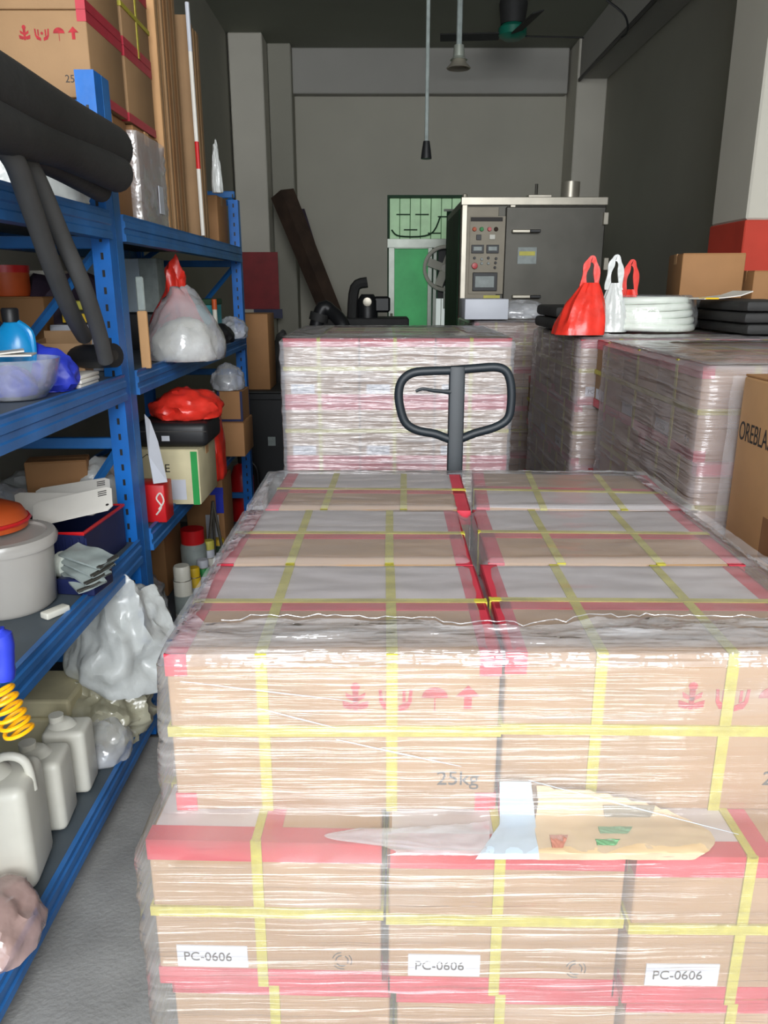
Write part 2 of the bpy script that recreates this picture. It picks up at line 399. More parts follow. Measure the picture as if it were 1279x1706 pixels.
# drying oven
YO = 6.5
a = W(768, 333, YO); b = W(1012, 333, YO); ow = b.x - a.x; oz = a.z; od = 1.35
ov = thing('drying_oven', 'stainless steel industrial drying oven with a control panel and wide door', 'oven', (a.x, YO, 0))
obj('cabinet', box(bm_(), 0, .02, .08, ow, od, oz, .008), 'steel_dark', ov)
pxm = ow / 244.0
def O(x, y): p = W(x, y, YO); return p.x - a.x, p.z
def pan(name, x0, y0, x1, y1, t, m, bev=.002, par=ov, base=0.02):
    (l, tt), (r, bb) = O(x0, y0), O(x1, y1); return obj(name, box(bm_(), l, base - t, bb, r, base, tt, bev), m, par)
z14 = O(0, 530)[1]
for (x0, x1) in ((768, 777), (847, 856)):
    l, r = O(x0, 400)[0], O(x1, 400)[0]; obj('frame_post', box(bm_(), l, -.015, .08, r, .02, oz, .004), 'steel_bright', ov)
obj('top_rail', box(bm_(), 0, -.02, oz - .04, ow, .03, oz + .02, .004), 'steel_bright', ov)
obj('control_door', box(bm_(), O(778, 0)[0], 0, .1, O(845, 0)[0], .02, oz - .05, .004), 'steel_panel', ov)
dr = obj('oven_door', box(bm_(), O(857, 0)[0], -.02, .1, ow - .01, .02, oz - .05, .008), 'steel_dark', ov)
for y in (386, 494):
    la = pan('latch', 851, y - 3, 897, y + 3, .05, 'steel_bright', .006, base=-.02)
    pan('latch_grip', 880, y - 2.5, 897, y + 2.5, .07, 'black_plastic', .004, par=la, base=-.02)
pan('hinge', 1003, 355, 1009, 375, .04, 'steel_bright', base=-.02); pan('hinge', 1003, 430, 1009, 450, .04, 'steel_bright', base=-.02)
pan('panel_plate', 783, 360, 838, 490, .006, 'steel_panel', base=0)
pan('name_strip', 784, 362, 837, 369, .003, 'grey_ink', base=-.006)
for x, m in ((790, 'orange'), (802, 'green'), (815, 'red_plastic'), (826, 'brown_wood')):
    q = O(x, 382); obj('lamp_button', lathe(bm_(), [(0, .02), (.014, .02), (.018, 0)], 12), m, ov, loc=(q[0], -.006, q[1]), rot=(R(90), 0, 0), smooth=True)
pan('switch', 793, 391, 801, 400, .012, 'black_plastic', base=-.006); pan('switch', 815, 391, 824, 399, .012, 'white_plastic', base=-.006)
for x in (785, 810):
    g = pan('meter', x, 408, x + 20, 422, .016, 'black_plastic', base=-.006); pan('meter_display', x + 3, 411, x + 17, 418, .003, 'grey_pack', par=g, base=-.022)
for x, y in ((790, 430), (802, 432), (813, 430), (802, 439), (813, 439), (826, 431), (825, 438), (824, 446)):
    q = O(x, y); obj('dial', lathe(bm_(), [(0, .014), (.009, .014), (.012, 0)], 10), 'black_plastic' if x > 820 or y < 431 else 'grey_pack', ov, loc=(q[0], -.006, q[1]), rot=(R(90), 0, 0), smooth=True)
q = O(790, 443); obj('stop_button', lathe(bm_(), [(0, .03), (.022, .028), (.025, .018), (.012, .014), (.012, 0)], 16), 'red_plastic', ov, loc=(q[0], -.006, q[1]), rot=(R(90), 0, 0), smooth=True)
g = pan('screen_frame', 787, 454, 827, 485, .012, 'black_plastic', .004, base=-.006); pan('screen', 791, 460, 822, 479, .003, 'grey_pack', par=g, base=-.018)
s = pan('warning_sticker', 805, 492, 832, 511, .003, 'white_label', base=0); pan('sticker_band', 805, 492, 832, 499, .002, 'yellow_pale', par=s, base=-.003)
s = pan('door_sticker', 862, 412, 892, 440, .003, 'grey_pack', base=-.02); pan('sticker_band', 864, 419, 890, 426, .002, 'yellow_pale', par=s, base=-.023)
obj('side_panel', box(bm_(), -.008, .06, .15, .0, od - .05, oz - .06, .004), 'dark_green', ov)
(l, t), (r, bb) = O(948, 300), O(976, 322)
obj('exhaust_duct', lathe(bm_(), [(.06, 0), (.075, .01), (.075, .16), (.065, .16), (.065, .03)], 20), 'steel_bright', ov, loc=((l + r) / 2, .25, oz), smooth=True)
obj('roof_plate', box(bm_(), O(898, 0)[0], .05, oz, O(940, 0)[0], .4, oz + .045, .004), 'steel_bright', ov)
obj('roof_pipe', tube(bm_(), [(O(918, 0)[0], .2, oz), (O(918, 0)[0], .2, oz + .14)], .012, 8), 'steel_dark', ov)
obj('corner_light', lathe(bm_(), [(0, .03), (.02, .02), (.02, 0)], 12), 'steel_bright', ov, loc=(.03, 0, oz + .02))
for x, y in ((0.04, .08), (ow - .04, .08), (.04, od - .1), (ow - .04, od - .1)):
    obj('foot', lathe(bm_(), [(.03, 0), (.03, .02), (.015, .03), (.015, .08)], 12), 'black_plastic', ov, loc=(x, y, 0))

# ------------------------------------------------------------------ strapped cartons
BL, BW, BH = .43, .322, .2335
e = .0011
def carton_meshes():
    P = []
    P.append(('body', mesh('carton_body', box(bm_(), -BL / 2, -BW / 2, 0, BL / 2, BW / 2, BH, .004, 2), 'kraft', True, 60)))
    P.append(('top_flap', mesh('top_flap', box(bm_(), -BL / 2 + .004, .006, BH - .001, BL / 2 - .004, BW / 2 - .004, BH + e * .8), 'grey_paper')))
    bm = bm_(); box(bm, -BL / 2 + .003, -.022, BH - .001, BL / 2 - .003, .006, BH + e)
    P.append(('seam_tape', mesh('seam_tape', bm, 'red_tape')))
    for sgn in (-1, 1):
        for top in (0, 1):
            bm = bm_(); x = sgn * BL / 2
            z0, z1 = (BH - .03, BH + e) if top else (-.0, .028)
            xa, xb = sorted((x + sgn * e, x - sgn * .002)); box(bm, xa, -BW / 2 - e * .5, z0, xb, BW / 2 + e * .5, z1)
            xa, xb = sorted((x + sgn * e, x - sgn * .027))
            if top: box(bm, xa, -BW / 2 - e * .5, BH - .001, xb, BW / 2 + e * .5, BH + e)
            for s2 in (-1, 1):
                ya, yb = sorted((s2 * (BW / 2 + e), s2 * (BW / 2 - .002))); box(bm, xa, ya, z0, xb, yb, z1)
            P.append(('end_tape', mesh('end_tape', bm, 'red_tape')))
    sw = .0074; t = .0022
    def ring_x(xc):   # strap round the short way
        bm = bm_()
        box(bm, xc - sw, -BW / 2 - t, BH, xc + sw, BW / 2 + t, BH + t); box(bm, xc - sw, -BW / 2 - t, -.0, xc + sw, -BW / 2, BH + t)
        box(bm, xc - sw, BW / 2, 0, xc + sw, BW / 2 + t, BH + t); return bm
    P.append(('strap', mesh('strap', ring_x(-BL * .215), 'yellow_strap'))); P.append(('strap', mesh('strap', ring_x(BL * .175), 'yellow_strap')))
    bm = bm_(); t2 = .0030; y = .010
    box(bm, -BL / 2 - t2, y - .006, BH, BL / 2 + t2, y + .006, BH + t2)
    for s in (-1, 1):
        xa, xb = sorted((s * BL / 2, s * (BL / 2 + t2))); box(bm, xa, y - sw, 0, xb, y + sw, BH + t2)
    P.append(('strap', mesh('strap', bm, 'yellow_strap')))
    bm = bm_(); z = BH * .53; t3 = .0036
    for s in (-1, 1):
        xa, xb = sorted((s * BL / 2, s * (BL / 2 + t3))); box(bm, xa, -BW / 2 - t3, z - sw, xb, BW / 2 + t3, z + sw)
        ya, yb = sorted((s * BW / 2, s * (BW / 2 + t3))); box(bm, -BL / 2, ya, z - sw, BL / 2, yb, z + sw)
    P.append(('strap', mesh('strap', bm, 'yellow_strap')))
    # sticker on the end (-x), near the upper viewer-left corner
    P.append(('sticker', mesh('sticker', box(bm_(), -BL / 2 - e * 1.6, BW / 2 - .13, .031, -BL / 2, BW / 2 - .028, .066), 'white_label')))
    return P
CARTON = carton_meshes()
txt_pc = text_mesh('PC-0606', .020, 'grey_ink'); txt_25 = text_mesh('25kg', .030, 'grey_ink')
txt_pc_l = None
def symbols():
    bm = bm_(); y0, y1 = -.0006, 0
    def pr(pts): prism(bm, pts, y0, y1, 'y')
    def disc(cx, cz, r, n=12, a0=0, a1=2 * math.pi, sz=1): pr([(cx + r * math.cos(a0 + (a1 - a0) * k / n), cz + sz * r * math.sin(a0 + (a1 - a0) * k / n)) for k in range(n if a1 - a0 > 6.2 else n + 1)])
    # a: plant-like mark
    disc(0, .034, .006); pr([(-.003, 0), (.003, 0), (.004, .03), (-.004, .03)])
    for s in (-1, 1):
        pr([(0, .018), (s * .013, .026), (s * .012, .018), (0, .012)]); pr([(0, .008), (s * .017, .014), (s * .016, .004), (s * .006, .001)])
    # b: cupped hands
    for s in (-1, 1):
        cx = .052
        pr([(cx + s * .004, -.002), (cx + s * .016, .002), (cx + s * .021, .012), (cx + s * .022, .030), (cx + s * .018, .030), (cx + s * .016, .013), (cx + s * .004, .006)])
        pr([(cx + s * .009, .010), (cx + s * .013, .013), (cx + s * .013, .028), (cx + s * .009, .028)])
    disc(.052, .018, .004)
    # c: umbrella
    disc(.103, .018, .017, 14, 0, math.pi, .9); pr([(.1022, -.002), (.1038, -.002), (.1038, .019), (.1022, .019)])
    # d: arrow up
    pr([(.130, .020), (.162, .020), (.146, .036)]); pr([(.141, .002), (.151, .002), (.151, .021), (.141, .021)])
    return mesh('symbols', bm, 'red_ink')
SYM = symbols()
def ringmark():
    bm = bm_()
    for k in range(3):
        t = k * 2.094
        tube(bm, [(.0, .009 * math.cos(t + u * .5), .009 * math.sin(t + u * .5)) for u in range(4)], .0009, 4)
        tube(bm, [(.0, .014 * math.cos(t + .3 + u * .4), .014 * math.sin(t + .3 + u * .4)) for u in range(4)], .0007, 4)
    return mesh('round_mark', bm, 'grey_ink')
RING = ringmark()
def carton(label, x, y, z, rz=0, group=None, lite=False, sx=1, sy=1, cat='carton', straps=True):
    t = thing('strapped_carton', label, cat, (x, y, z), rz, group); t.scale = (sx, sy, 1)
    for n, me in CARTON: 
        if n == 'strap' and not straps: continue
        obj(n, me, None, t)
    if not lite:
        obj('printed_symbols', SYM, None, t, loc=(.028, -BW / 2 - .0005, BH * .66))
        obj('printed_weight', txt_25, None, t, loc=(.135, -BW / 2 - .0005, BH * .175), rot=(R(90), 0, 0))
        obj('round_mark', RING, None, t, loc=(-BL / 2 - .0006, -.105, .045))
        obj('printed_code', txt_pc, None, t, loc=(-BL / 2 - .0023, BW / 2 - .037, .042), rot=(R(90), 0, R(-90)))
    return t

def wood_pallet(label, x0, y0, x1, y1, ztop):
    t = thing('wooden_pallet', label, 'pallet', ((x0 + x1) / 2, (y0 + y1) / 2, ztop - .14)); hx, hy = (x1 - x0) / 2, (y1 - y0) / 2
    for k in range(7):
        y = -hy + .045 + (2 * hy - .09) * k / 6; obj('plank', box(bm_(), -hx, y - .045, .118, hx, y + .045, .138, .002), 'wood_pallet', t)
    for sx in (-1, 0, 1):
        obj('runner', box(bm_(), sx * (hx - .05) - .045, -hy, 0, sx * (hx - .05) + .045, hy, .02, .002), 'wood_pallet', t)
        for sy in (-1, 0, 1): obj('block', box(bm_(), sx * (hx - .05) - .045, sy * (hy - .05) - .045, .02, sx * (hx - .05) + .045, sy * (hy - .05) + .045, .118, .002), 'wood_pallet', t)
    return t

def shell(conts, nseg=160, amp=.006, seed=0, jag=0, zf=26.):
    """stretched film: rounded rectangles (z, x0, y0, x1, y1, radius) lofted, with small creases"""
    bm = bm_(); rings = []
    for ci, (z, x0, y0, x1, y1, rr) in enumerate(conts):
        pts = []; per = [(x1 - rr, y0 + rr, -90), (x1 - rr, y1 - rr, 0), (x0 + rr, y1 - rr, 90), (x0 + rr, y0 + rr, 180)]
        q = []
        for cx, cy, a in per:
            for k in range(5):
                t = R(a + 90 * k / 4); q.append(Vector((cx + rr * math.cos(t), cy + rr * math.sin(t), z)))
        ln = [0]
        for i in range(len(q)): ln.append(ln[-1] + (q[(i + 1) % len(q)] - q[i]).length)
        for s in range(nseg):
            d = ln[-1] * s / nseg
            i = max(k for k in range(len(q)) if ln[k] <= d); u = (d - ln[i]) / max(1e-9, ln[i + 1] - ln[i])
            p = q[i].lerp(q[(i + 1) % len(q)], u)
            c = Vector(((x0 + x1) / 2, (y0 + y1) / 2, z)); dr = (p - c); dr.z = 0; dr.normalize()
            nv = noise.noise(Vector((p.x * 5 + seed, p.y * 5, z * zf))) + .5 * noise.noise(Vector((p.x * 14, p.y * 14 + seed, z * zf * 2.3)))
            p = p + dr * (abs(nv) * amp)
            if jag and ci >= len(conts) - jag:
                j = noise.noise(Vector((p.x * 3.1 + seed, p.y * 3.1, 2))) + .4 * noise.noise(Vector((p.x * 11, p.y * 11, 5)))
                p = p + dr * j * (.045 if p.y < 1.0 else .02) * (ci - len(conts) + jag + 1) / jag; p.z += abs(noise.noise(Vector((p.x * 9 + seed, p.y * 60, ci * .35)))) * (.014 if p.y < 1.0 else .004) + abs(noise.noise(Vector((p.x * 40, p.y * 40, ci)))) * .004
            pts.append(bm.verts.new(p))
        rings.append(pts)
    for A, B in zip(rings, rings[1:]):
        for k in range(nseg): bm.faces.new((A[k], A[(k + 1) % nseg], B[(k + 1) % nseg], B[k]))
    return bm, [v.co.copy() for v in rings[-1]]
def steps(a, b, n): return [tuple(p + (q - p) * k / n for p, q in zip(a, b)) for k in range(n)]

# ---- the big pallet in front
ZT = CH - .45
Z3 = ZT - BH
rowsY = [.89 + BW / 2 + k * .331 for k in range(3)]
offL = [0, 0, .035]; offR = [0, .03, .058]
rowname = ['front row', 'middle row', 'back row']
for k in range(3):
    carton('25kg carton on top of the big front load, %s, shelving side' % rowname[k], -.28 + BL / 2 + offL[k], rowsY[k], Z3, R([0, -.5, -1.5][k]))
    rz = R([-1, -1.5, 178 - 2.5][k])
    carton('25kg carton on top of the big front load, %s, side away from shelving' % rowname[k], .152 + BL / 2 + offR[k] + (.008 if k == 0 else 0), rowsY[k] + .002, Z3, rz)
fx = .302 / BW
lv = ['second layer down', 'third layer down', 'bottom layer']
cn = ['beside the shelving', 'in the middle', 'away from the shelving']
for j in range(3):
    z = Z3 - BH * (j + 1)
    for i in range(3):
        x = -.300 + .151 + i * .310 + (.012 if j else 0)
        y = .828 - .014 * i + BL / 2 + (.012 if j == 1 else .004 * j)
        carton('end-on stickered carton, %s of the big front load, %s' % (lv[j], cn[i]) if j < 2 else
               'strapped carton hidden low in the big wrapped pallet, bottom layer', x, y, z, R(90 - 1.6 + .5 * i), None if j < 2 else 'bottom cartons of the big pallet', sx=1, sy=fx, lite=j == 2)
    for i in range(3):
        if i == 1 and j > 0: continue
        x = -.300 + .151 + i * .310 + .01
        carton('strapped carton inside the wrapped load behind its front row', x, 1.44 + BL / 2 - .15, z, R(90), 'cartons deep in the big pallet', sy=fx, lite=True)
zb = Z3 - 3 * BH
wood_pallet('wooden pallet under the big wrapped load', -.30, .84, .64, 1.86, zb)
# film
A0 = (.20, -.318, .790, .652, 1.885, .02)
A1 = (Z3 + .002, -.314, .789, .648, 1.885, .02)
A2 = (Z3 + .013, -.300, .866, .645, 1.885, .02)
A3 = (ZT - .012, -.292, .880, .640, 1.888, .015)
A4 = (ZT + .006, -.284, .892, .632, 1.880, .018)
A5 = (ZT + .010, -.258, .965, .608, 1.855, .03)
bm, rim = shell(steps(A0, A1, 60) + steps(A1, A2, 5) + steps(A2, A3, 22) + [A3] , 260, .006, 3)
wf = thing('stretch_film', 'clear stretch film wound round the big strapped load in front', 'plastic film', (0, 0, 0))
obj('side_wrap', bm, 'film_side', wf, smooth=True, angle=80)
bm, rim = shell(steps(A3, A4, 3) + steps(A4, A5, 10) + [A5], 300, .003, 3, jag=8)
obj('folded_edge', bm, 'film_edge', wf, smooth=True, angle=80)
rnd = random.Random(4)
fr = sorted([p for p in rim if p.y < 1.02 and -.23 < p.x < .6], key=lambda p: p.x)
bm = bm_(); tube(bm, [p + Vector((0, .004 * rnd.random(), .002 + .004 * rnd.random())) for p in fr], .0008, 5)
obj('bunched_edge', bm, 'film_edge', wf, smooth=True)
def sheet(x0, y0, x1, y1, z, nx, ny, amp, seed, sagx=None, rows=()):
    bm = bm_(); g = []
    for j in range(ny + 1):
        row = []
        for i in range(nx + 1):
            x = x0 + (x1 - x0) * i / nx; y = y0 + (y1 - y0) * j / ny
            zz = z + amp * abs(noise.noise(Vector((x * 5 + seed, y * 16, 1)))) + amp * .4 * noise.noise(Vector((x * 20, y * 30, seed)))
            for yr in rows: zz -= .012 * math.exp(-((y - yr) / .010) ** 2) - .003 * math.exp(-((y - yr - .02) / .012) ** 2)
            if sagx: 
                d = abs(x - (sagx + .03 * (y - .9))); zz -= .02 * max(0, 1 - d / .022)
            row.append(bm.verts.new((x, y, zz)))
        g.append(row)
    for j in range(ny):
        for i in range(nx): bm.faces.new((g[j][i], g[j][i + 1], g[j + 1][i + 1], g[j + 1][i]))
    return bm
obj('top_sheet', sheet(-.29, .90, .655, 1.88, ZT + .0055, 90, 240, .003, 2, .15, (.89 + .3265, .89 + .6575)), 'film_top', wf, smooth=True)
for (x0, y0, x1, y1, r) in ((560, 1232, 768, 1277, .0012), (430, 1180, 560, 1213, .0010), (300, 1135, 600, 1170, .0008), (880, 1300, 1230, 1390, .0008)):
    a = W(x0, y0, .868 if y1 < 1300 else .84); b = W(x1, y1, .868 if y1 < 1300 else .82)
    obj('fold_highlight', tube(bm_(), [a, a.lerp(b, .5) + Vector((0, -.002, .001)), b], [r * .4, r, r * .3], 5), 'pallet_sheet', wf, smooth=True)  # pale threads paint in the highlights along folds of the film
# sheet and torn wrapper caught on the ledge under the film
zl = Z3 + .003
LEDGE = [(.8775, .945), (.8765, Z3 + .006), (.862, Z3 + .0045), (.83, Z3 + .0045), (.803, Z3 + .004), (.799, Z3 - .003), (.7975, Z3 - .03)]
def ledge_point(x, y):
    """the point of the ledge profile (carton front, ledge, edge below) that shows at this height of the photo"""
    pts = []
    for (y0, z0), (y1, z1) in zip(LEDGE, LEDGE[1:]):
        for k in range(12): pts.append((y0 + (y1 - y0) * k / 12, z0 + (z1 - z0) * k / 12))
    def py(q): return 853 + F * math.tan(math.atan2(CH - q[1], q[0]) - PITCH)
    q = min(pts, key=lambda q: abs(py(q) - y)); zc = q[0] * cp + (CH - q[1]) * sp
    return Vector(((x - 639.5) / F * zc, q[0] - .0005, q[1] + .0005))
def draped(edge_l, edge_r, y0, y1, nx, ny, th, wav, base):
    bm = bm_(); g = []
    for j in range(ny + 1):
        v = j / ny; yy = y0 + (y1 - y0) * v
        row = []
        for i in range(nx + 1):
            u = i / nx; x = edge_l(v) + (edge_r(v) - edge_l(v)) * u
            yt = yy + wav * u * u * (1 - v)
            p = ledge_point(x, yt) - base
            row.append(bm.verts.new(p + Vector((0, -.4, 1)).normalized() * .002 * noise.noise(Vector((u * 8, v * 5, 2)))))
        g.append(row)
    for A, B in zip(g, g[1:]):
        for i in range(nx): bm.faces.new((A[i], A[i + 1], B[i + 1], B[i]))
    r_ = bmesh.ops.extrude_face_region(bm, geom=bm.faces[:])
    for v in [q for q in r_['geom'] if isinstance(q, bmesh.types.BMVert)]: v.co += Vector((0, -.0008, .0008)) * th
    return bm
pl = thing('plastic_sheet', 'pale blue-white plastic scrap under the film on the ledge between top two layers', 'plastic sheet', ledge_point(850, 1400))
obj('sheet', draped(lambda v: 832 - 45 * max(0, v - .55) * 2, lambda v: 884 + 14 * v, 1303, 1432, 8, 26, 1, 0, pl.location), 'pallet_sheet', pl, smooth=True)
obj('glare_tail', draped(lambda v: 600 - 60 * math.sin(v * 5.5), lambda v: 815, 1380, 1425, 30, 20, 1, -12, pl.location), 'clear_bag', pl, smooth=True)  # added strip stands in for bright glare of the film on the ledge
pw = thing('paper_wrapper', 'torn tan paper wrapper with green print, under the film on the ledge', 'paper', ledge_point(1020, 1400))
obj('sheet', draped(lambda v: 893 + 3 * math.sin(v * 9), lambda v: 1150 + 40 * math.sin(v * 3.1), 1312, 1434, 26, 26, 1, 55, pw.location), 'cream_paper', pw, smooth=True)
for (x0, y0, x1, y1, m) in ((1003, 1345, 1090, 1362, 'faded_grey'), (995, 1378, 1052, 1390, 'faded_green'), (990, 1398, 1032, 1408, 'faded_green'), (915, 1392, 945, 1412, 'faded_red')):
    obj('printed_patch', draped(lambda v: x0 + 4 * v, lambda v: x1 - 8 * v, y0, y1, 6, 4, 3, 0, pw.location), m, pw)

# ---- pallet jack
YJ = 2.02
pj = thing('pallet_jack', 'dark grey hand pallet jack with a loop grip handle standing behind the big load', 'pallet jack', (W(757, 780, YJ).x, YJ, 0))
px = pj.location.x
def J(x, y, dy=0): p = W(x, y, YJ); return Vector((p.x - px, dy, p.z))
loop = [(752, 617), (800, 613), (828, 612), (844, 620), (851, 642), (851, 675), (845, 698), (824, 712), (790, 722), (757, 733), (725, 723), (695, 717), (676, 705), (667, 682), (664, 655), (670, 634), (688, 621), (720, 618)]
obj('grip_loop', tube(bm_(), [J(*p) for p in loop], .0115, 12, True, smooth=4), 'handle_paint', pj, smooth=True)
t0, t1 = J(757, 612), J(757, 800)
hw = .0205
obj('handle_shaft', box(bm_(), -hw, -.013, .25, hw, .013, t0.z + .004, .006, 2), 'handle_paint', pj, smooth=True)
obj('release_lever', tube(bm_(), [J(752, 653, -.006), J(722, 650, -.01), (J(704, 647, -.012)), J(692, 651, -.012)], [.007, .005, .0045, .004], 8, smooth=4), 'handle_paint', pj, smooth=True)
obj('pump_body', lathe(bm_(), [(0, .08), (.07, .08), (.07, .22), (.045, .25), (.045, .34), (.02, .36), (0, .36)], 20), 'red_plastic', pj, loc=(0, 0, 0), smooth=True)
for s in (-1, 1):
    obj('fork', box(bm_(), s * .19 - .08, -1.15, .055, s * .19 + .08, -.08, .135, .008), 'red_plastic', pj)
    obj('wheel', lathe(bm_(), [(0, -.025), (.085, -.025), (.09, -.015), (.09, .015), (.085, .025), (0, .025)], 20), 'black_plastic', pj, loc=(s * .05, .02, .09), rot=(0, R(90), 0), smooth=True)

# ---- generic wrapped pallets behind
def wrapped_load(name, x0, y0, ztop, nlay, cols, rows, kinds, rot, film, fname, endw=.322, vis=3, lowgroup=None, ps=None, depth=BL, h=BH):
    """kinds: per layer 'E' (ends forward, three across) or 'L' (long side forward, two across)"""
    for j in range(nlay):
        z = ztop - h * (j + 1); K = kinds[j % len(kinds)]
        W_, D_ = (endw, depth) if K == 'E' else (BL, BW)
        nx, ny = (3, 2) if K == 'E' else (2, 3)
        stepx = (3 * endw / nx if K == 'E' else 3 * endw / 2) + .004
        stepy = D_ + .006
        for r in range(ny):
            for c in range(nx):
                if r > 0 and 0 < c < nx - 1 and j > 0: continue
                if j >= vis and r > 0 and c > 0: continue
                x = x0 + stepx * (c + .5); y = y0 + stepy * (r + .5) + (.03 if K == 'L' else 0)
                if j < vis and (r == 0 or c == 0 or j == 0):
                    LN = ['top', 'second', 'third', 'fourth'][j]; RN = ['front', 'middle', 'back'][r] if ny == 3 else ['front', 'back'][r]
                    CN = (['shelving-side', 'middle', 'wall-side'] if nx == 3 else ['shelving-side', 'wall-side'])[c]
                    lab = 'strapped carton, %s layer of %s, %s row, %s' % (LN, name, RN, CN); grp = None
                else: lab = 'strapped carton low in %s' % name; grp = 'lower cartons of ' + name
                sy = (W_ / BW) if K == 'E' else 1; sx = D_ / BL if K == 'E' else W_ / BL
                t = carton(lab, x, y, z, R(90) if K == 'E' else 0, grp, lite=(j >= vis or r > 0), sx=sx if K == 'E' else (3 * endw / 2) / BL, sy=sy)
                t.scale.z = h / BH
    zb = ztop - h * nlay
    x1 = x0 + 3 * endw + .01; y1 = y0 + 2 * depth + .03
    wood_pallet('wooden pallet under ' + name, x0, y0, x1, y1, zb)
    m = .012
    b0 = (zb + .02, x0 - m, y0 - m, x1 + m, y1 + m, .02); b1 = (ztop - .01, x0 - m, y0 - m, x1 + m, y1 + m, .02)
    b2 = (ztop + .008, x0 + .01, y0 + .01, x1 - .01, y1 - .01, .02); b3 = (ztop + .010, x0 + .15, y0 + .15, x1 - .15, y1 - .15, .03)
    s = thing('stretch_film', fname, 'plastic film', (0, 0, 0))
    bm, rim = shell(steps(b0, b1, 70) + [b1], 160, .010, x0 * 7 + 1)
    obj('side_wrap', bm, film, s, smooth=True, angle=80)
    bm, rim = shell(steps(b1, b2, 2) + steps(b2, b3, 6) + [b3], 160, .004, x0 * 7 + 1, jag=5)
    obj('top_wrap', bm, 'film_edge' if film == 'film_far' else film, s, smooth=True, angle=80)
    obj('top_sheet', sheet(x0, y0, x1, y1, ztop + .006, 40, 40, .006, x0), 'film_top', s, smooth=True)
xr = W(470, 565, 3.0).x
wrapped_load('the middle pallet', xr, 3.0, 1.362, 5, 3, 2, 'E', 0, 'film_far', 'hazy clear film wrapped round the pallet behind the jack handle', endw=.289, vis=2, h=.242)
wrapped_load('the near side-wall pallet', .792, 1.90, 1.362, 5, 3, 2, 'LE', 0, 'film_right', 'loose crinkled film round the pallet under the white hose coil', endw=.318, vis=3, h=.2435)
wrapped_load('the far side-wall pallet', .735, 2.93, 1.362, 5, 3, 2, 'EL', 0, 'film_right', 'dusty film round the pallet under the red carrier bag', endw=.318, vis=3, h=.2435)
wrapped_load('the dim pallet before the oven', .50, 4.35, 1.362, 5, 3, 2, 'LE', 0, 'film_right', 'dull film round the dim pallet standing before the steel oven', endw=.28, vis=1, h=.2435)

# white styrofoam lid box on the dim pallet
def plain_box(name, label, cat, loc, sx, sy, sz, m='kraft', rz=0, tape=None, bev=.004, group=None, seam=True):
    """box whose front face centre-bottom is at loc"""
    t = thing(name, label, cat, loc, rz, group)
    obj('body', box(bm_(), -sx / 2, 0, 0, sx / 2, sy, sz, bev, 2), m, t, smooth=True, angle=60)
    if seam:
        obj('flap', box(bm_(), -sx / 2 + .002, .002, sz - .001, sx / 2 - .002, sy / 2 - .002, sz + .003, .001), m, t)
        obj('flap', box(bm_(), -sx / 2 + .002, sy / 2 + .002, sz - .001, sx / 2 - .002, sy - .002, sz + .003, .001), m, t)
    if tape:
        bm = bm_(); box(bm, -sx / 2 - .001, sy / 2 - .024, sz - .04, sx / 2 + .001, sy / 2 + .024, sz + .004)
        obj('tape', bm, tape, t)
    return t
p, ww, hh = place(778, 848, 529, 555, Y=4.3)
plain_box('foam_box', 'pale lilac flat box under loose film, before the steel oven', 'box', (p.x, 4.40, 1.378), ww * 1.05, .35, .11, 'white_label', seam=False)
o = obj('film_scrap', crumple(.34, .3, .10, 5, .3, 4), 'clear_bag', loc=(W(865, 540, 4.6).x, 4.6, 1.378), smooth=True); tag(o, 'loose crumpled clear film beside the pale lilac box', 'plastic film')

# ---- things on the side-wall pallets
ZP = 1.378
def mstack(label, x0, y0, x1, y1, z, n, th, m='black_foam', name='foam_sheet_stack'):
    t = thing(name, label, 'foam sheets', ((x0 + x1) / 2, (y0 + y1) / 2, z)); hx, hy = (x1 - x0) / 2, (y1 - y0) / 2
    for k in range(n):
        r = random.Random(k + int(x0 * 100)); dx = (r.random() - .5) * .03; dy = (r.random() - .5) * .02
        obj('foam_sheet', box(bm_(), -hx + dx, -hy + dy, k * th, hx + dx, hy + dy, (k + .92) * th, th * .3, 2), m, t, smooth=True)
mstack('black foam blocks at the shelving-side edge behind the red bag', .70 + .02, 3.3, .98, 3.72, ZP, 2, .05)
mstack('black foam sheets piled behind the white hose coil under the small carton', 1.04, 3.47, 1.68, 3.86, ZP, 3, .042)
mstack('black foam sheets piled at the side-wall end of the white hose coil', 1.36, 2.96, 1.84, 3.42, ZP, 3, .042)
c = WZ(1084, 552, ZP); hc = thing('hose_coil', 'white plastic hose coil wrapped in clear film on the side-wall pallet', 'hose', (c.x, c.y + .12, ZP))
s_ = (c.y * cp + .17 * sp) / F
Rc = 82 * s_ * 1.05
for k in range(5):
    rr = Rc * (1 - .035 * k)
    obj('hose_loop', tube(bm_(), [(rr * math.cos(t) * .93, rr * math.sin(t) * .93, .016 + k * .026 + .003 * math.sin(2 * t + k)) for t in [q * math.pi / 24 for q in range(48)]], .0145, 10, True), 'hose_white', hc, smooth=True)
    if k in (4,):
        for q2 in (.80, .67): obj('hose_loop', tube(bm_(), [(rr * math.cos(t) * q2, rr * math.sin(t) * q2, .016 + k * .026) for t in [q * math.pi / 20 for q in range(40)]], .0145, 10, True), 'hose_white', hc, smooth=True)
bm = bm_(); H = 5 * .026 + .012
pr_ = [(Rc * .5, .0), (Rc * .98, .002), (Rc * 1.035, .03), (Rc * 1.02, .07), (Rc * .96, H - .02), (Rc * .86, H), (Rc * .5, H + .001)]
lathe(bm, pr_, 72)
for v in bm.verts:
    a = math.atan2(v.co.y, v.co.x); k = 1 + .018 * noise.noise(Vector((a * 9, v.co.z * 20, 0))) ; v.co.x *= k; v.co.y *= k
obj('wrap', bm, 'coil_film', hc, smooth=True)

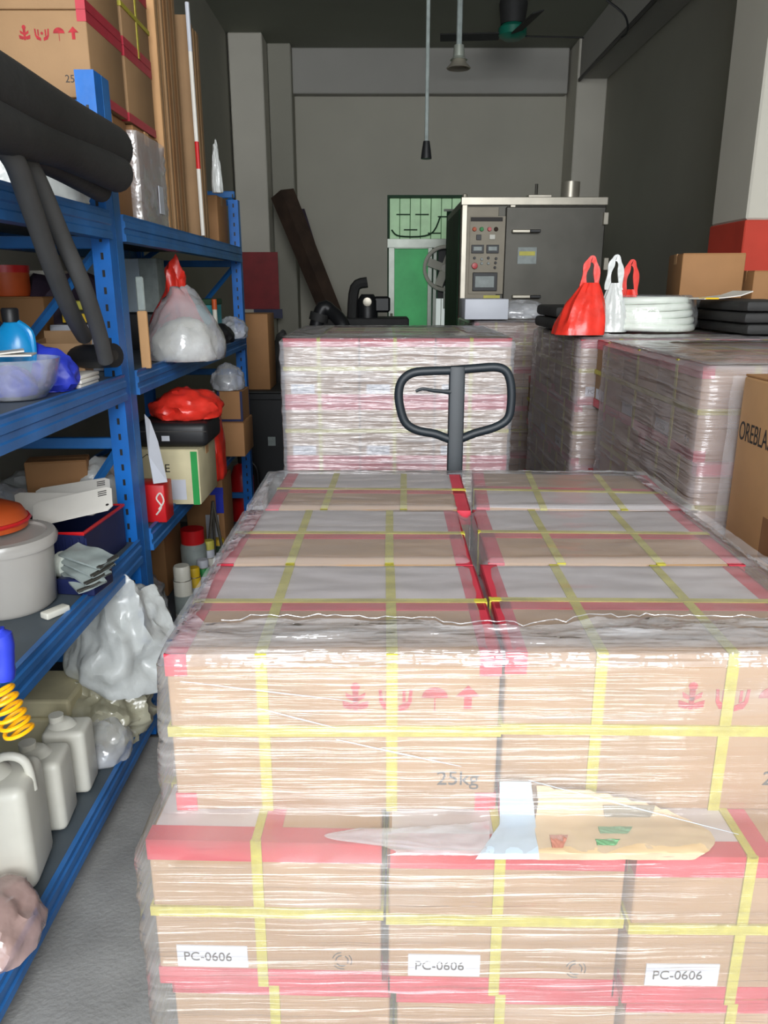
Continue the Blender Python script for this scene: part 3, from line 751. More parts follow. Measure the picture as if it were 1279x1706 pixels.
def carrier_bag(label, m, base, wd, dp, ht, hand_h, seed, name='carrier_bag', cat='bag', hx=0, rz=0, handles=((-.0, 1),)):
    t = thing(name, label, cat, base, rz)
    bm = bm_(); n = 44; rings = []
    for j in range(15):
        v = j / 14; ring = []
        for k in range(n):
            a = 2 * math.pi * k / n
            kx = 1 - .70 * v ** 1.6; ky = 1 - .8 * v ** 1.4
            sq = (abs(math.cos(a)) ** 3 + abs(math.sin(a)) ** 3) ** (-1 / 3) * .92
            cr = 1 + .10 * (1 - abs(noise.noise(Vector((math.cos(a) * 2.2 + seed, math.sin(a) * 2.2, v * 1.6)))) * 3) * (.4 + v) + .08 * math.sin(a * 9 + seed + v * 2) * (.3 + v)
            ring.append(bm.verts.new((math.cos(a) * sq * wd / 2 * kx * cr + hx * v, math.sin(a) * sq * dp / 2 * ky * cr, v * ht)))
        rings.append(ring)
    for A, B in zip(rings, rings[1:]):
        for k in range(n): bm.faces.new((A[k], A[(k + 1) % n], B[(k + 1) % n], B[k]))
    bm.faces.new(rings[0][::-1]); bm.faces.new(rings[-1])
    obj('bag_body', bm, m, t, smooth=True)
    for dx, sg in handles:
        x = hx + dx
        bm = bm_(); pts = spline([Vector(q) for q in ((x - .028, 0, ht * .86), (x - .022, 0, ht + hand_h * .55), (x - .004, .0, ht + hand_h), (x + .018, .0, ht + hand_h * .65), (x + .024, 0, ht * .86))], 7)
        A = []
        for i, p in enumerate(pts):
            d = (pts[min(i + 1, len(pts) - 1)] - pts[max(0, i - 1)]).normalized(); nrm = Vector((d.z, 0, -d.x))
            wv = .010 + .003 * math.sin(i * .9)
            A.append([bm.verts.new(p + nrm * wv * s1 + Vector((0, s2 * .004, 0))) for s1, s2 in ((-1, -1), (1, -1), (1, 1), (-1, 1))])
        for P_, Q in zip(A, A[1:]):
            for k in range(4): bm.faces.new((P_[k], P_[(k + 1) % 4], Q[(k + 1) % 4], Q[k]))
        bm.faces.new(A[0]); bm.faces.new(A[-1][::-1])
        obj('handle', bm, m, t, smooth=True)
    return t
p, ww, hh = place(927, 1012, 432, 556, Z=ZP, Y=2.93)
carrier_bag('red plastic carrier bag sitting beside the white hose coil', 'red_bag', (p.x + .005, 3.02, ZP), .20, .17, hh * .70, hh * .32, 2, hx=.035, handles=((0.0, 1),))
p, ww, hh = place(1008, 1040, 428, 540, Z=ZP, Y=3.15)
carrier_bag('white thin plastic bag with looped handle, behind the hose coil', 'milky_bag', (p.x, 3.20, ZP), .12, .11, hh * .66, hh * .34, 5, name='white_bag')
p, ww, hh = place(1034, 1064, 436, 540, Z=ZP, Y=3.3)
carrier_bag('red bag whose looped handle rises behind the hose coil', 'red_bag', (p.x, 3.34, ZP), .12, .12, hh * .6, hh * .40, 7)
zc_ = ZP + .126
p, ww, hh = place(1108, 1232, 426, 500, Y=3.5)
plain_box('small_carton', 'small brown carton on the black foam sheets by the red column', 'carton', (p.x + .03, 3.50, zc_), ww * .80, .28, hh, 'kraft_dark', rz=R(-8), tape='kraft_light')
p = W(1200, 500, 3.1)
bk = thing('booklet', 'open pamphlet with a yellow corner lying on the black foam sheets', 'booklet', (p.x + .03, 3.10, zc_ + .001), R(8))
bm = bm_(); prism(bm, [(-.10, 0), (-.02, .004), (.05, .012), (.10, .028), (.10, .032), (.05, .016), (-.02, .008), (-.10, .004)], 0, .14, 'y')
obj('page', bm, 'white_paper', bk); obj('printed_corner', box(bm_(), -.095, -.0006, .0008, -.04, .05, .0066), 'yellow_paint', bk)
p = W(1262, 470, 3.55)
plain_box('small_carton', 'brown carton with dark print against the red column base', 'carton', (p.x + .10, 3.55, ZP), .24, .2, .24, 'kraft_dark', tape='kraft_dark')
# red thing over the column foot
p = W(1245, 372, 4.2)

# large carton at the aisle corner with lettering
bc = thing('big_carton', 'large tan carton with black capital lettering before the side-wall pallet', 'carton', (.845, 1.24, 0), 0)
bw_, bd_ = .36, .58
obj('body', box(bm_(), 0, 0, .95, bw_, bd_, 1.352, .008, 2), 'kraft_light', bc, smooth=True, angle=60)
obj('flap', box(bm_(), .002, .004, 1.351, bw_ * .5 - .002, bd_ - .004, 1.356, .001), 'kraft_dark', bc)
obj('flap', box(bm_(), bw_ * .5 + .002, .004, 1.351, bw_ - .004, bd_ - .004, 1.356, .001), 'kraft_dark', bc)
lt = obj('lettering', text_mesh('OREBLAST', .062, 'dark_ink'), None, bc, loc=(-.0006, bd_ - .012, 1.205), rot=(R(90), 0, R(-90))); lt.scale = (.62, 1, 1)
obj('patch', box(bm_(), -.0012, .30, .965, 0, .40, 1.06, .0003), 'brown_tape', bc)
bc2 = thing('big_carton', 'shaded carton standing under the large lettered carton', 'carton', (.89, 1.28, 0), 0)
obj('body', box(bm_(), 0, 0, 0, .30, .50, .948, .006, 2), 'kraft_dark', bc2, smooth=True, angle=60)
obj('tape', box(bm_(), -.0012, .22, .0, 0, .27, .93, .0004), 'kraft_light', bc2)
o = thing('stretch_film', 'narrow strip of clear film hanging on the corner of the lettered carton', 'plastic film', (.845, 1.825, 0))
bm = bm_(); g = []
for j in range(40):
    z = .95 + .40 * j / 39; g.append([bm.verts.new((-.022 + i * .010 + .006 * noise.noise(Vector((z * 12, i, 0))), .004 + .008 * abs(noise.noise(Vector((z * 9, i * 2, 4)))), z)) for i in range(5)])
for A, B in zip(g, g[1:]):
    for k in range(4): bm.faces.new((A[k], A[k + 1], B[k + 1], B[k]))
obj('wrap', bm, 'coil_film', o, smooth=True)

# ------------------------------------------------------------------ steel shelving
XF, XK = -.82, -1.44        # aisle face, wall side
rack = thing('shelving_rack', 'long blue boltless steel shelving rack down the aisle side, four levels', 'shelving', (0, 0, 0))
LZ = [.105, .705, 1.25, 1.73]
POSTY = [(.25, .31), (2.43, 2.49), (2.495, 2.555), (4.62, 4.68)]
def post(x, y0, y1, sgn, m, h=2.14):
    bm = bm_(); w_ = .055
    prism(bm, [(0, y0), (sgn * -w_, y0), (sgn * -w_, y0 + .012), (sgn * -.012, y0 + .012), (sgn * -.012, y1 - .012), (sgn * -w_, y1 - .012), (sgn * -w_, y1), (0, y1)], .004, h, 'z')
    for z in [.05 + .05 * k for k in range(int(h / .05) - 1)]: pass
    return bm
for i, (y0, y1) in enumerate(POSTY):
    for x, s in ((XF, 1), (XK, -1)):
        o = obj('post', post(x, y0, y1, s, 0, 2.14 if i < 3 else 2.02), 'rack_blue' if i % 2 else 'rack_blue_beam', rack, loc=(x, 0, 0))
        obj('foot_plate', box(bm_(), x - .06 if s > 0 else x - .01, y0 - .01, 0, x + .01 if s > 0 else x + .06, y1 + .01, .006), 'steel_dark', rack)
        # slot marks
        if x == XF:
            bm = bm_()
            for k in range(40): box(bm, XF - .030, y0 - .0012, .08 + k * .05, XF - .022, y0, .10 + k * .05)
            obj('slot_row', bm, 'black_plastic', rack)['kind'] = 'stuff'
BP = [(0, -.042), (0, -.022), (-.005, -.018), (-.005, -.004), (0, 0), (0, .016), (-.005, .020), (-.005, .030), (-.002, .038), (-.016, .038), (-.016, .024), (-.045, .024), (-.045, -.042)]
for b0, b1 in ((.31, 2.43), (2.555, 4.62)):
    for li, z in enumerate(LZ):
        for x, s in ((XF + .012, 1), (XK - .012, -1)):
            bm = bm_(); prism(bm, [(x + s * p[0], z + p[1]) for p in BP], b0, b1, 'y')
            obj('beam', bm, 'rack_blue_beam', rack)
        obj('deck', box(bm_(), XK + .03, b0 + .005, z + .014, XF - .006, b1 - .005, z + .032, .001), 'deck_grey', rack)
for y0 in (2.46, 4.65, .28):
    for z in (.3, 1.065, 1.68, 2.05):
        obj('cross_bar', box(bm_(), XK, y0 - .012, z - .018, XF - .02, y0 + .012, z + .018, .003), 'rack_blue_beam', rack)
    for z0, z1 in ((.3, 1.065), (1.065, 1.68), (1.68, 2.03)):
        bm = bm_(); tube(bm, [(XK + .02, y0, z0), (XF - .03, y0, z1)], .014, 4); obj('brace', bm, 'rack_blue_beam', rack)
D0, D1, D2, D3 = [z + .033 for z in LZ]

# -- top level: cartons, sheets, foam
for k, (y, lab) in enumerate(((2.60, 'unstrapped carton with red handling marks high on the top shelf beside the rack post'), (2.95, 'carton on the top shelf behind the one with red marks'))):
    carton(lab, -.885 - BL / 2, y + BW / 2, 2.105, 0, straps=False)
carton('highest carton of the shelving stack, over the one without red marks in view', -.885 - BL / 2, 2.95 + BW / 2, 2.105 + BH + .002, 0)
carton('highest carton of the shelving stack, over the one with red marks', -.885 - BL / 2, 2.60 + BW / 2, 2.105 + BH + .002, 0, straps=False)
plain_box('wrapped_carton', 'brown carton wrapped in clear film on the top shelf deck under the strapped cartons', 'carton', (-1.12, 2.98, D3), .47, .32, .334, 'kraft_dark', tape='kraft_light')
plain_box('wrapped_carton', 'plain brown carton on the top shelf deck behind the white crumpled bag', 'carton', (-1.12, 2.62, D3), .44, .33, .334, 'kraft_dark', tape='kraft_light')
f_ = thing('stretch_film', 'clear shiny film round the low wrapped carton on the top shelf', 'plastic film', (0, 0, 0))
bm, _r = shell(steps((D3 + .005, -1.37, 2.96, -.868, 3.32, .02), (D3 + .333, -1.37, 2.96, -.868, 3.32, .02), 20), 90, .008, 9)
obj('side_wrap', bm, 'clear_bag', f_, smooth=True)
o = thing('sticker_sheet', 'small white address slip stuck on the wrapped carton of the top shelf', 'label', (-.864, 3.2, D3 + .06))
obj('slip', box(bm_(), 0, -.03, 0, .003, .03, .10), 'white_label', o)
for k, (y0, y1, h, x1, m, lab) in enumerate(((3.33, 3.46, 1.02, -.86, 'kraft_light', 'pale flattened cartons standing on the top shelf next to the strapped cartons'),
                                   (3.49, 3.72, .98, -.87, 'kraft_dark', 'darker flattened cartons standing behind the pale ones on the top shelf'),
                                   (3.78, 4.02, .93, -.84, 'kraft', 'last standing bundle of flattened cartons, behind the striped rod'))):
    t = thing('flattened_cartons', lab, 'cardboard', (x1, y0, D3), R(1.5))
    nn = 4
    for q in range(nn):
        a = (y1 - y0) * q / nn; r = random.Random(q + k * 9)
        obj('cardboard_sheet', box(bm_(), -.45 - r.random() * .02, a, 0, -r.random() * .015, a + (y1 - y0) / nn * .86, h - r.random() * .04, .003), m if q % 2 == 0 else 'kraft', t)
t = thing('striped_rod', 'thin white and red striped rod leaning on standing cardboard, top shelf', 'rod', (-.812, 3.66, D3))
pa, pb = Vector((0, 0, .01)), Vector((-.012, .02, .93))
for u0, u1, m in ((0, .30, 'white_paper'), (.30, .42, 'red_plastic'), (.42, .8, 'white_paper'), (.8, 1, 'white_label')):
    obj('rod_section', tube(bm_(), [pa.lerp(pb, u0), pa.lerp(pb, u1)], .009, 8), m, t, smooth=True)
plain_box('small_carton', 'small brown carton at the far end of the top shelf', 'carton', (-1.02, 4.25, D3), .32, .25, .24, 'kraft_dark', tape='kraft')
o = obj('plastic_scrap', crumple(.05, .05, .22, 8, .5, 5, .3), 'milky_bag', loc=(-.80, 3.98, 1.985), smooth=True); tag(o, 'white plastic scrap stuck beside the standing cardboard on the top shelf', 'plastic scrap')
o = obj('crumpled_bag', crumple(.34, .26, .30, 3, .35, 3.5), 'milky_bag', loc=(-.99, 2.28, 1.79 - .02), smooth=True); tag(o, 'white crumpled bag on the top shelf behind the black foam tubes', 'bag')
# black foam tubes along the shelf front
def pipe_thing(name, lab, cat, pts, r, m, seg=6, hollow=True):
    t = thing(name, lab, cat, pts[0]); b = Vector(pts[0])
    obj('tube_wall', tube(bm_(), [Vector(p) - b for p in pts], r, 18, smooth=seg), m, t, smooth=True)
    if hollow:
        d = (Vector(pts[-1]) - Vector(pts[-2])).normalized(); e1 = Vector(pts[-1]) - b
        obj('bore', tube(bm_(), [e1 - d * .002, e1 + d * .001], r * .45, 14), 'dark_ink', t)
    return t
pipe_thing('foam_tube', 'upper thick black foam tube lying along the top shelf edge', 'foam tube', [W(-160, 60, 1.35), W(0, 150, 1.62), W(100, 205, 1.95), W(184, 248, 2.28)], .062, 'black_foam')
pipe_thing('foam_tube', 'lower black foam tube along the top shelf edge, reaching further out', 'foam tube', [W(-160, 140, 1.30), W(0, 212, 1.58), W(100, 245, 1.92), W(194, 290, 2.24)], .047, 'black_foam')
pipe_thing('foam_tube', 'thin black foam tube tucked under the two thick ones', 'foam tube', [W(-160, 190, 1.35), W(0, 238, 1.68), W(90, 275, 1.98), W(168, 318, 2.26)], .030, 'black_foam')
pipe_thing('rubber_hose', 'grey rubber hose sagging from the foam tubes, nearer the camera', 'hose', [W(-60, 200, 1.55), W(15, 255, 1.62), W(50, 340, 1.72), W(85, 440, 1.85), W(118, 520, 2.0), W(140, 560, 2.15)], .022, 'grey_hose', hollow=False)
pipe_thing('rubber_hose', 'grey rubber hose hanging down to the black roller', 'hose', [W(20, 230, 1.72), W(62, 300, 1.78), W(105, 400, 1.88), W(140, 480, 1.96), W(165, 555, 2.06), W(176, 600, 2.12)], .0205, 'grey_hose', hollow=False)
pipe_thing('foam_roller', 'black foam roller lying on the second shelf edge by the post', 'foam roller', [W(105, 592, 2.3), W(150, 594, 2.25), W(190, 592, 2.2)], .034, 'black_plastic', seg=3)

# -- second level, bay closest to camera
def bottle(label, p, wd, h, m, capm, name='bottle', hand=False):
    t = thing(name, label, 'bottle', p); r = wd / 2
    obj('bottle_body', lathe(bm_(), [(0, 0), (r * .92, 0), (r, .01), (r, h * .55), (r * .85, h * .72), (r * .42, h * .82), (r * .36, h * .86), (0, h * .86)], 24, sy=.7), m, t, smooth=True)
    obj('cap', lathe(bm_(), [(r * .40, h * .84), (r * .42, h * .98), (r * .36, h), (0, h)], 18), capm, t, smooth=True)
    if hand: obj('handle', tube(bm_(), [(r * .35, 0, h * .83), (r * .9, 0, h * .72), (r * .95, 0, h * .5), (r * .8, 0, h * .3)], r * .17, 8, smooth=4), m, t, smooth=True)
    return t
p, ww, hh = place(2, 66, 513, 655, Z=D2)
bottle('blue plastic detergent bottle with black cap on the second shelf', (p.x, p.y, D2), ww, hh, 'blue_bottle', 'black_plastic', hand=True)
p, ww, hh = place(62, 138, 556, 640, Z=D2)
cb = thing('open_carton', 'small open brown carton beside the blue detergent bottle', 'carton', (p.x, p.y + .02, D2), R(12))
for args in (((-ww / 2, 0, 0, ww / 2, .004, hh * .8)), ((-ww / 2, .15, 0, ww / 2, .154, hh)), ((-ww / 2, .004, 0, -ww / 2 + .004, .15, hh * .85)), ((ww / 2 - .004, .004, 0, ww / 2, .15, hh * .85)), ((-ww / 2, .0, 0, ww / 2, .154, .004))):
    obj('side_panel', box(bm_(), *args, .001), 'kraft', cb)
obj('flap', box(bm_(), -ww / 2, .15, 0, ww / 2, .154, .07, .001), 'kraft_light', cb, loc=(0, 0.02, hh * .98), rot=(R(-30), 0, 0))
plain_box('white_box', 'white box with a grey label under the black and yellow case', 'box', (W(140, 600, 2.58).x, 2.58, D2), .20, .16, W(140, 543, 2.58).z - D2, 'white_label', rz=R(3))
p = W(136, 540, 2.6); zz = W(140, 543, 2.58).z + .004
tb = thing('tool_case', 'black and yellow case stacked on the white box', 'case', (p.x, 2.60, zz), R(2))
obj('body', box(bm_(), -.065, 0, 0, .065, .11, .045, .006, 2), 'black_plastic', tb, smooth=True); obj('label_panel', box(bm_(), -.06, -.002, .006, .06, 0, .034, .001), 'yellow_paint', tb)
obj('lid', box(bm_(), -.055, .008, .045, .055, .10, .075, .008, 2), 'yellow_pale', tb, smooth=True)
mstack('white notepads lying flat before the foam roller on the second shelf', W(102, 625, 2.2).x, 2.12, W(160, 625, 2.2).x, 2.26, D2, 3, .012, 'white_paper', name='notepad_stack')
cc = WZ(15, 672, D2)
bw2 = thing('clear_bowl', 'round clear plastic bowl at the second shelf edge', 'bowl', (cc.x - .02, cc.y + .08, D2))
obj('bowl_wall', lathe(bm_(), [(0, .0), (.07, .003), (.10, .04), (.115, .10), (.112, .10), (.097, .042), (.068, .006), (0, .004)], 32), 'coil_film', bw2, smooth=True)
o = thing('folded_leaflet', 'white folded leaflet lying across the clear bowl', 'leaflet', (cc.x - .02, cc.y + .04, D2 + .108), R(15))
obj('sheet', box(bm_(), -.09, -.03, 0, .07, .05, .004, .001), 'white_paper', o); obj('sheet', box(bm_(), -.07, -.02, .005, .05, .06, .009, .001), 'white_paper', o, rot=(0, R(-5), R(10)))
o = obj('glove', crumple(.13, .11, .07, 11, .3, 3), 'royal_blue', loc=(cc.x - .03, cc.y + .08, D2 + .008), smooth=True); tag(o, 'royal blue glove bundled inside the clear bowl', 'glove')
o = obj('cloth', crumple(.20, .14, .12, 12, .35, 3), 'royal_blue', loc=(cc.x - .03, cc.y + .24, D2 ), smooth=True); tag(o, 'royal blue cloth bundle behind the clear bowl', 'cloth')
plain_box('small_carton', 'small tan carton at the back of the second shelf under the orange tin', 'carton', (W(8, 555, 2.5).x, 2.58, D2), .20, .18, W(8, 496, 2.58).z - D2, 'kraft_dark')
p = W(12, 496, 2.66); t = thing('orange_tin', 'orange-brown round tin on the small carton at the back of the second shelf', 'tin', (p.x, 2.67, W(8, 496, 2.58).z + .004))
obj('tin_body', lathe(bm_(), [(0, 0), (.07, 0), (.072, .005), (.072, .085), (.066, .09), (0, .09)], 28), 'orange', t, smooth=True); obj('lid', lathe(bm_(), [(.074, .075), (.075, .098), (0, .10)], 28), 'red_plastic', t, smooth=True)
plain_box('white_box', 'white carton edge above the orange tin', 'box', (p.x + .02, 2.80, D2), .2, .1, .32, 'white_plastic')
o = obj('dark_bundle', crumple(.35, .35, .30, 13, .3, 2.5), 'purple_dark', loc=(-1.22, 2.15, D2), smooth=True); tag(o, 'dark cloth bundle at the back of the second shelf', 'cloth')

# -- second level, far bay
o = obj('dark_bundle', crumple(.34, .34, .34, 14, .25, 2.5), 'purple_dark', loc=(-1.12, 2.80, D2), smooth=True); tag(o, 'dark purple cloth heap behind the wooden stick on the second shelf', 'cloth')
a, b = W(238, 607, 2.62), W(226, 520, 2.62)
t = thing('wooden_stick', 'pale wooden stick standing right behind the rack post', 'stick', (a.x, 2.66, D2 + .001))
obj('stick_body', box(bm_(), -.016, -.008, 0, .016, .008, .19, .003), 'kraft_light', t); obj('mitre_end', box(bm_(), -.013, -.007, .19, .013, .007, .30, .004), 'grey_pack', t)
p, ww, hh = place(244, 352, 492, 598, Z=D2, Y=2.95)
bg = thing('clear_bag', 'big clear plastic bag full of wrapped goods on the second shelf, far bay', 'bag', (p.x + .01, 3.02, D2))
obj('bag_skin', crumple(.30, .34, .27, 15, .25, 2.6, .3), 'clear_bag', bg, smooth=True)
obj('contents', crumple(.24, .26, .15, 16, .3, 3), 'white_plastic', bg, smooth=True)
p = W(288, 490, 3.2); o = obj('red_bag', crumple(.27, .24, .36, 17, .4, 2.6, .7, flare=.3), 'red_bag', loc=(p.x - .02, 3.32, D2), smooth=True); tag(o, 'red plastic bag knotted at the top behind the clear bag', 'bag')
x0 = W(250, 440, 3.9)
t = thing('white_board', 'pale blue-white box tilted at the back of the second shelf under the top beam', 'box', (-1.22, 3.55, D2 + .16))
obj('body', box(bm_(), -.12, 0, 0, .14, .12, .23, .004), 'pallet_sheet', t, rot=(0, 0, 0)); obj('side_panel', box(bm_(), .14, .0, .0, .22, .12, .23, .003), 'grey_pack', t)
plain_box('dark_case', 'dark case supporting the pale tilted box', 'case', (-1.2, 3.50, D2), .38, .35, .155, 'black_plastic', seam=False)
p = W(365, 560, 3.9); o = obj('black_bag', crumple(.16, .2, .09, 18, .3, 3), 'black_plastic', loc=(p.x - .02, 3.95, D2), smooth=True); tag(o, 'small black bag near the far end of the second shelf', 'bag')
p = W(388, 553, 4.2); o = obj('clear_bag', crumple(.16, .2, .11, 19, .4, 3.5), 'clear_bag', loc=(p.x - .02, 4.3, D2), smooth=True); tag(o, 'small crinkled clear bag at the far post of the second shelf', 'bag')
p = W(352, 520, 4.0); t = thing('teal_box', 'dark teal box standing behind the clear bags on the second shelf', 'box', (p.x - .10, 4.05, D2)); obj('body', box(bm_(), -.14, 0, 0, .10, .2, .20, .005), 'teal', t); obj('lid', box(bm_(), -.145, -.005, .18, .105, .205, .21, .004), 'dark_green', t)
p = W(362, 520, 4.1); t = thing('orange_marker', 'orange-tipped marker propped at the far end of the second shelf', 'marker', (p.x + .01, 3.99, D2 + .0)); obj('barrel', tube(bm_(), [(0, 0, 0), (0, 0, .16)], .012, 10), 'white_plastic', t, smooth=True); obj('cap', tube(bm_(), [(0, 0, .16), (0, 0, .21)], .013, 10), 'orange', t, smooth=True)

# -- first level, bay closest to camera
p, ww, hh = place(68, 218, 832, 935, Z=D1)
cr = thing('plastic_crate', 'dark blue plastic crate with a red rim on the third shelf down', 'crate', (-.995, 2.10, D1), R(-3))
cw, cd, ch = .27, .30, .135
for args in ((-cw / 2, 0, 0, cw / 2, .006, ch), (-cw / 2, cd - .006, 0, cw / 2, cd, ch), (-cw / 2, .006, 0, -cw / 2 + .006, cd - .006, ch), (cw / 2 - .006, .006, 0, cw / 2, cd - .006, ch), (-cw / 2, 0, 0, cw / 2, cd, .006)):
    obj('side_panel', box(bm_(), *args, .002), 'navy', cr)
for k in range(13): obj('rib', box(bm_(), -cw / 2 + .015 + k * .0215, -.005, .01, -cw / 2 + .021 + k * .0215, 0, ch - .012, .001), 'navy', cr)
obj('rim', tube(bm_(), [(-cw / 2, 0, ch), (cw / 2, 0, ch), (cw / 2, cd, ch), (-cw / 2, cd, ch)], .006, 6, True), 'red_plastic', cr)
crp = cr.location
for k, (dx, dy, dz, rz, ry, lab) in enumerate(((.02, .22, .03, 16, -6, 'cream printed tag card on the crate, rearmost of the three'), (.02, .10, .03, 30, 8, 'cream tag card on the crate, middle one, partly covered'), (.098, .02, .045, 14, -10, 'cream tag card on top of the three on the dark crate'))):
    t = thing('tag_card', lab, 'card', (crp.x + dx, crp.y + dy, D1 + ch + dz), R(rz))
    t.rotation_euler = (R(26), R(ry), R(rz))
    prp = [(-.11, 0), (-.095, -.012), (.10, -.012), (.115, .004), (.115, .08), (.10, .092), (-.095, .092), (-.11, .08)]
    bm = bm_(); prism(bm, prp, 0, .004, 'z'); obj('card_body', bm, 'white_paper', t)
    for x in (-.098, .10): obj('hole', lathe(bm_(), [(.005, .0042), (0, .0045)], 10), 'dark_ink', t, loc=(x, .01, 0))
    bm = bm_()
    for q in range(3): box(bm, .075, .055 + q * .009, .004, .10, .059 + q * .009, .0046)
    obj('printed_lines', bm, 'grey_ink', t)
o = obj('clear_bag', crumple(.26, .3, .20, 20, .35, 3), 'clear_bag', loc=(-1.26, 2.38, D1), smooth=True); tag(o, 'clear plastic bag beside the crate on the third shelf down', 'bag')
plain_box('brown_carton', 'brown carton tilted at the back of the crate', 'carton', (-1.12, 2.56, D1), .20, .1, .24, 'kraft_dark', rz=R(14))
o = obj('white_bag', crumple(.24, .24, .22, 21, .35, 3), 'milky_bag', loc=(-1.02, 2.66, D1), smooth=True); tag(o, 'milky white bag behind the crate and the rack post', 'bag')
o = obj('white_bag', crumple(.3, .3, .17, 22, .35, 3), 'milky_bag', loc=(-1.28, 2.70, D1 + .0), smooth=True); tag(o, 'grey-white bag against the wall side behind the crate', 'bag')
t = thing('orange_dome', 'orange-brown rounded lid lying on the milky tub', 'lid', (-1.05, 1.94, D1 + .202)); obj('dome', lathe(bm_(), [(.10, 0), (.105, .02), (.09, .05), (.05, .068), (0, .072)], 32), 'orange', t, smooth=True); obj('rim', tube(bm_(), [(.105 * math.cos(k * .3927), .105 * math.sin(k * .3927), .02) for k in range(16)], .006, 6, True), 'red_plastic', t, smooth=True)
# big clear tub
p = WZ(20, 1120, D1)
tb = thing('clear_tub', 'large milky plastic tub with a shiny rim on the third shelf down', 'tub', (-1.00, 1.90, D1)); tb.scale = (1.25, 1.25, 1)
obj('tub_wall', lathe(bm_(), [(0, 0), (.088, 0), (.096, .01), (.103, .18), (.101, .18), (.094, .012), (0, .004)], 40), 'tub_plastic', tb, smooth=True)
obj('lid', lathe(bm_(), [(.110, .168), (.113, .185), (.108, .197), (.092, .199), (.090, .192), (0, .190)], 40), 'tub_plastic', tb, smooth=True)
obj('contents', lathe(bm_(), [(0, .006), (.085, .006), (.09, .10), (0, .11)], 30), 'tan_foam', tb, smooth=True)
a = W(109, 941, 2.04)
t = thing('tape_roll', 'roll of clear tape standing on edge between tub and pouches', 'tape', (a.x, 2.04, a.z), R(65))
bm = bm_(); lathe(bm, [(.022, -.016), (.038, -.016), (.038, .016), (.022, .016), (.022, -.016)], 28); obj('tape_ring', bm, 'hose_white', t, rot=(R(90), 0, 0), smooth=True)
obj('core', lathe(bm_(), [(.019, -.017), (.022, -.017), (.022, .017), (.019, .017), (.019, -.017)], 24), 'black_plastic', t, rot=(R(90), 0, 0), smooth=True)
for k in range(4):
    a = W(150 + k * 5, 925 + k * 9, 2.04)
    t = thing('foil_pouch', ['grey foil pouch, uppermost of the fanned pile beside the tape roll', 'grey foil pouch second in the fanned pile by the crate', 'grey foil pouch third in the fanned pile by the crate', 'grey foil pouch lowest in the fanned pile over the shelf edge'][k], 'pouch', (a.x - .01 * k, 2.03 - .012 * k, D1 + .085 - .016 * k), R(-20 - 9 * k))
    bm = bm_(); g = [[bm.verts.new((-.07 + .14 * i / 10, -.04 + .08 * j / 6, .003 + .004 * math.sin(i * .9 + k) * math.sin(j * .8))) for i in range(11)] for j in range(7)]
    for A, B in zip(g, g[1:]):
        for i in range(10): bm.faces.new((A[i], A[i + 1], B[i + 1], B[i]))
    r_ = bmesh.ops.extrude_face_region(bm, geom=bm.faces[:])
    for v in [q for q in r_['geom'] if isinstance(q, bmesh.types.BMVert)]: v.co.z += .006
    obj('pouch_body', bm, 'grey_pack', t, rot=(R(8), R(10), 0), smooth=True)
    obj('seal_strip', box(bm_(), .058, -.04, .004, .07, .04, .011, .001), 'steel_dark', t, rot=(R(8), R(10), 0))
plain_box('blue_box', 'navy box under the fanned foil pouches', 'box', (W(122, 975, 1.95).x + .0, 1.96, D1), .11, .11, .045, 'navy', seam=False, rz=R(-8))
plain_box('white_block', 'small white block at the shelf edge beside the tub', 'block', (-.865, 1.80, D1), .03, .07, .018, 'white_plastic', rz=R(-30), seam=False)
# hanging air gun and coil hose
t = thing('air_gun', 'royal blue air gun hanging at the shelf edge over the yellow coil', 'tool', W(4, 1100, 1.12))
obj('grip', tube(bm_(), [(0, 0, .055), (.004, 0, .03), (.002, 0, 0), (-.004, 0, -.03)], [.010, .018, .017, .019], 12, smooth=4), 'royal_blue', t, smooth=True)
obj('nozzle', tube(bm_(), [(0, 0, .05), (-.02, .02, .07)], .006, 8), 'steel', t, smooth=True)
a, b = W(-8, 1140, 1.12), W(36, 1226, 1.14)
# the hose tail reaches the underside of the beam above
t = thing('coil_hose', 'bright yellow coiled air hose hanging over the lowest shelf', 'hose', a)
bm = bm_(); pts = []; ax = (b - a); u1, u2 = frame(ax)
for k in range(150):
    th = k / 150 * 2 * math.pi * 6.5; q = ax * (k / 150)
    pts.append(q + (Vector((1, .12, .35)).normalized() * math.cos(th) * .021 + Vector((0, 1, .1)).normalized() * math.sin(th) * .021))
tube(bm, pts, .0036, 7); obj('coil', bm, 'yellow_hose', t, smooth=True)
b0z = 1.212
obj('tail', tube(bm_(), [Vector((0, 0, 0)), Vector((-.05, 0, .05)), Vector((-.14, .0, .13)), Vector((-.255, .03, b0z - a.z))], .0036, 7, smooth=4), 'yellow_hose', t, smooth=True)

# -- first level, far bay
p, ww, hh = place(246, 336, 702, 812, Z=D1, Y=2.9)
c1 = plain_box('printed_carton', 'pale carton with printed marks under the black case', 'carton', (p.x - .03, 2.88, D1), .27, .30, .215, 'tan_foam', tape='kraft_light')
obj('lettering', text_mesh('CE', .045, 'dark_ink'), None, c1, loc=(-.03, -.0014, .13), rot=(R(90), 0, 0))
bm = bm_(); tube(bm, [(-.10, -.001, .17), (-.06, -.001, .20), (-.02, -.001, .17)], .0015, 4); tube(bm, [(-.09, -.001, .17), (-.09, -.001, .12)], .0015, 4); obj('house_mark', bm, 'dark_ink', c1)
obj('sticker', box(bm_(), .01, -.0016, .02, .08, 0, .10), 'white_label', c1); obj('green_strip', box(bm_(), .105, -.0015, .0, .13, 0, .21), 'green', c1)
t = thing('black_case', 'black hard case with a small white label on the printed carton', 'case', (p.x - .0, 2.90, D1 + .222))
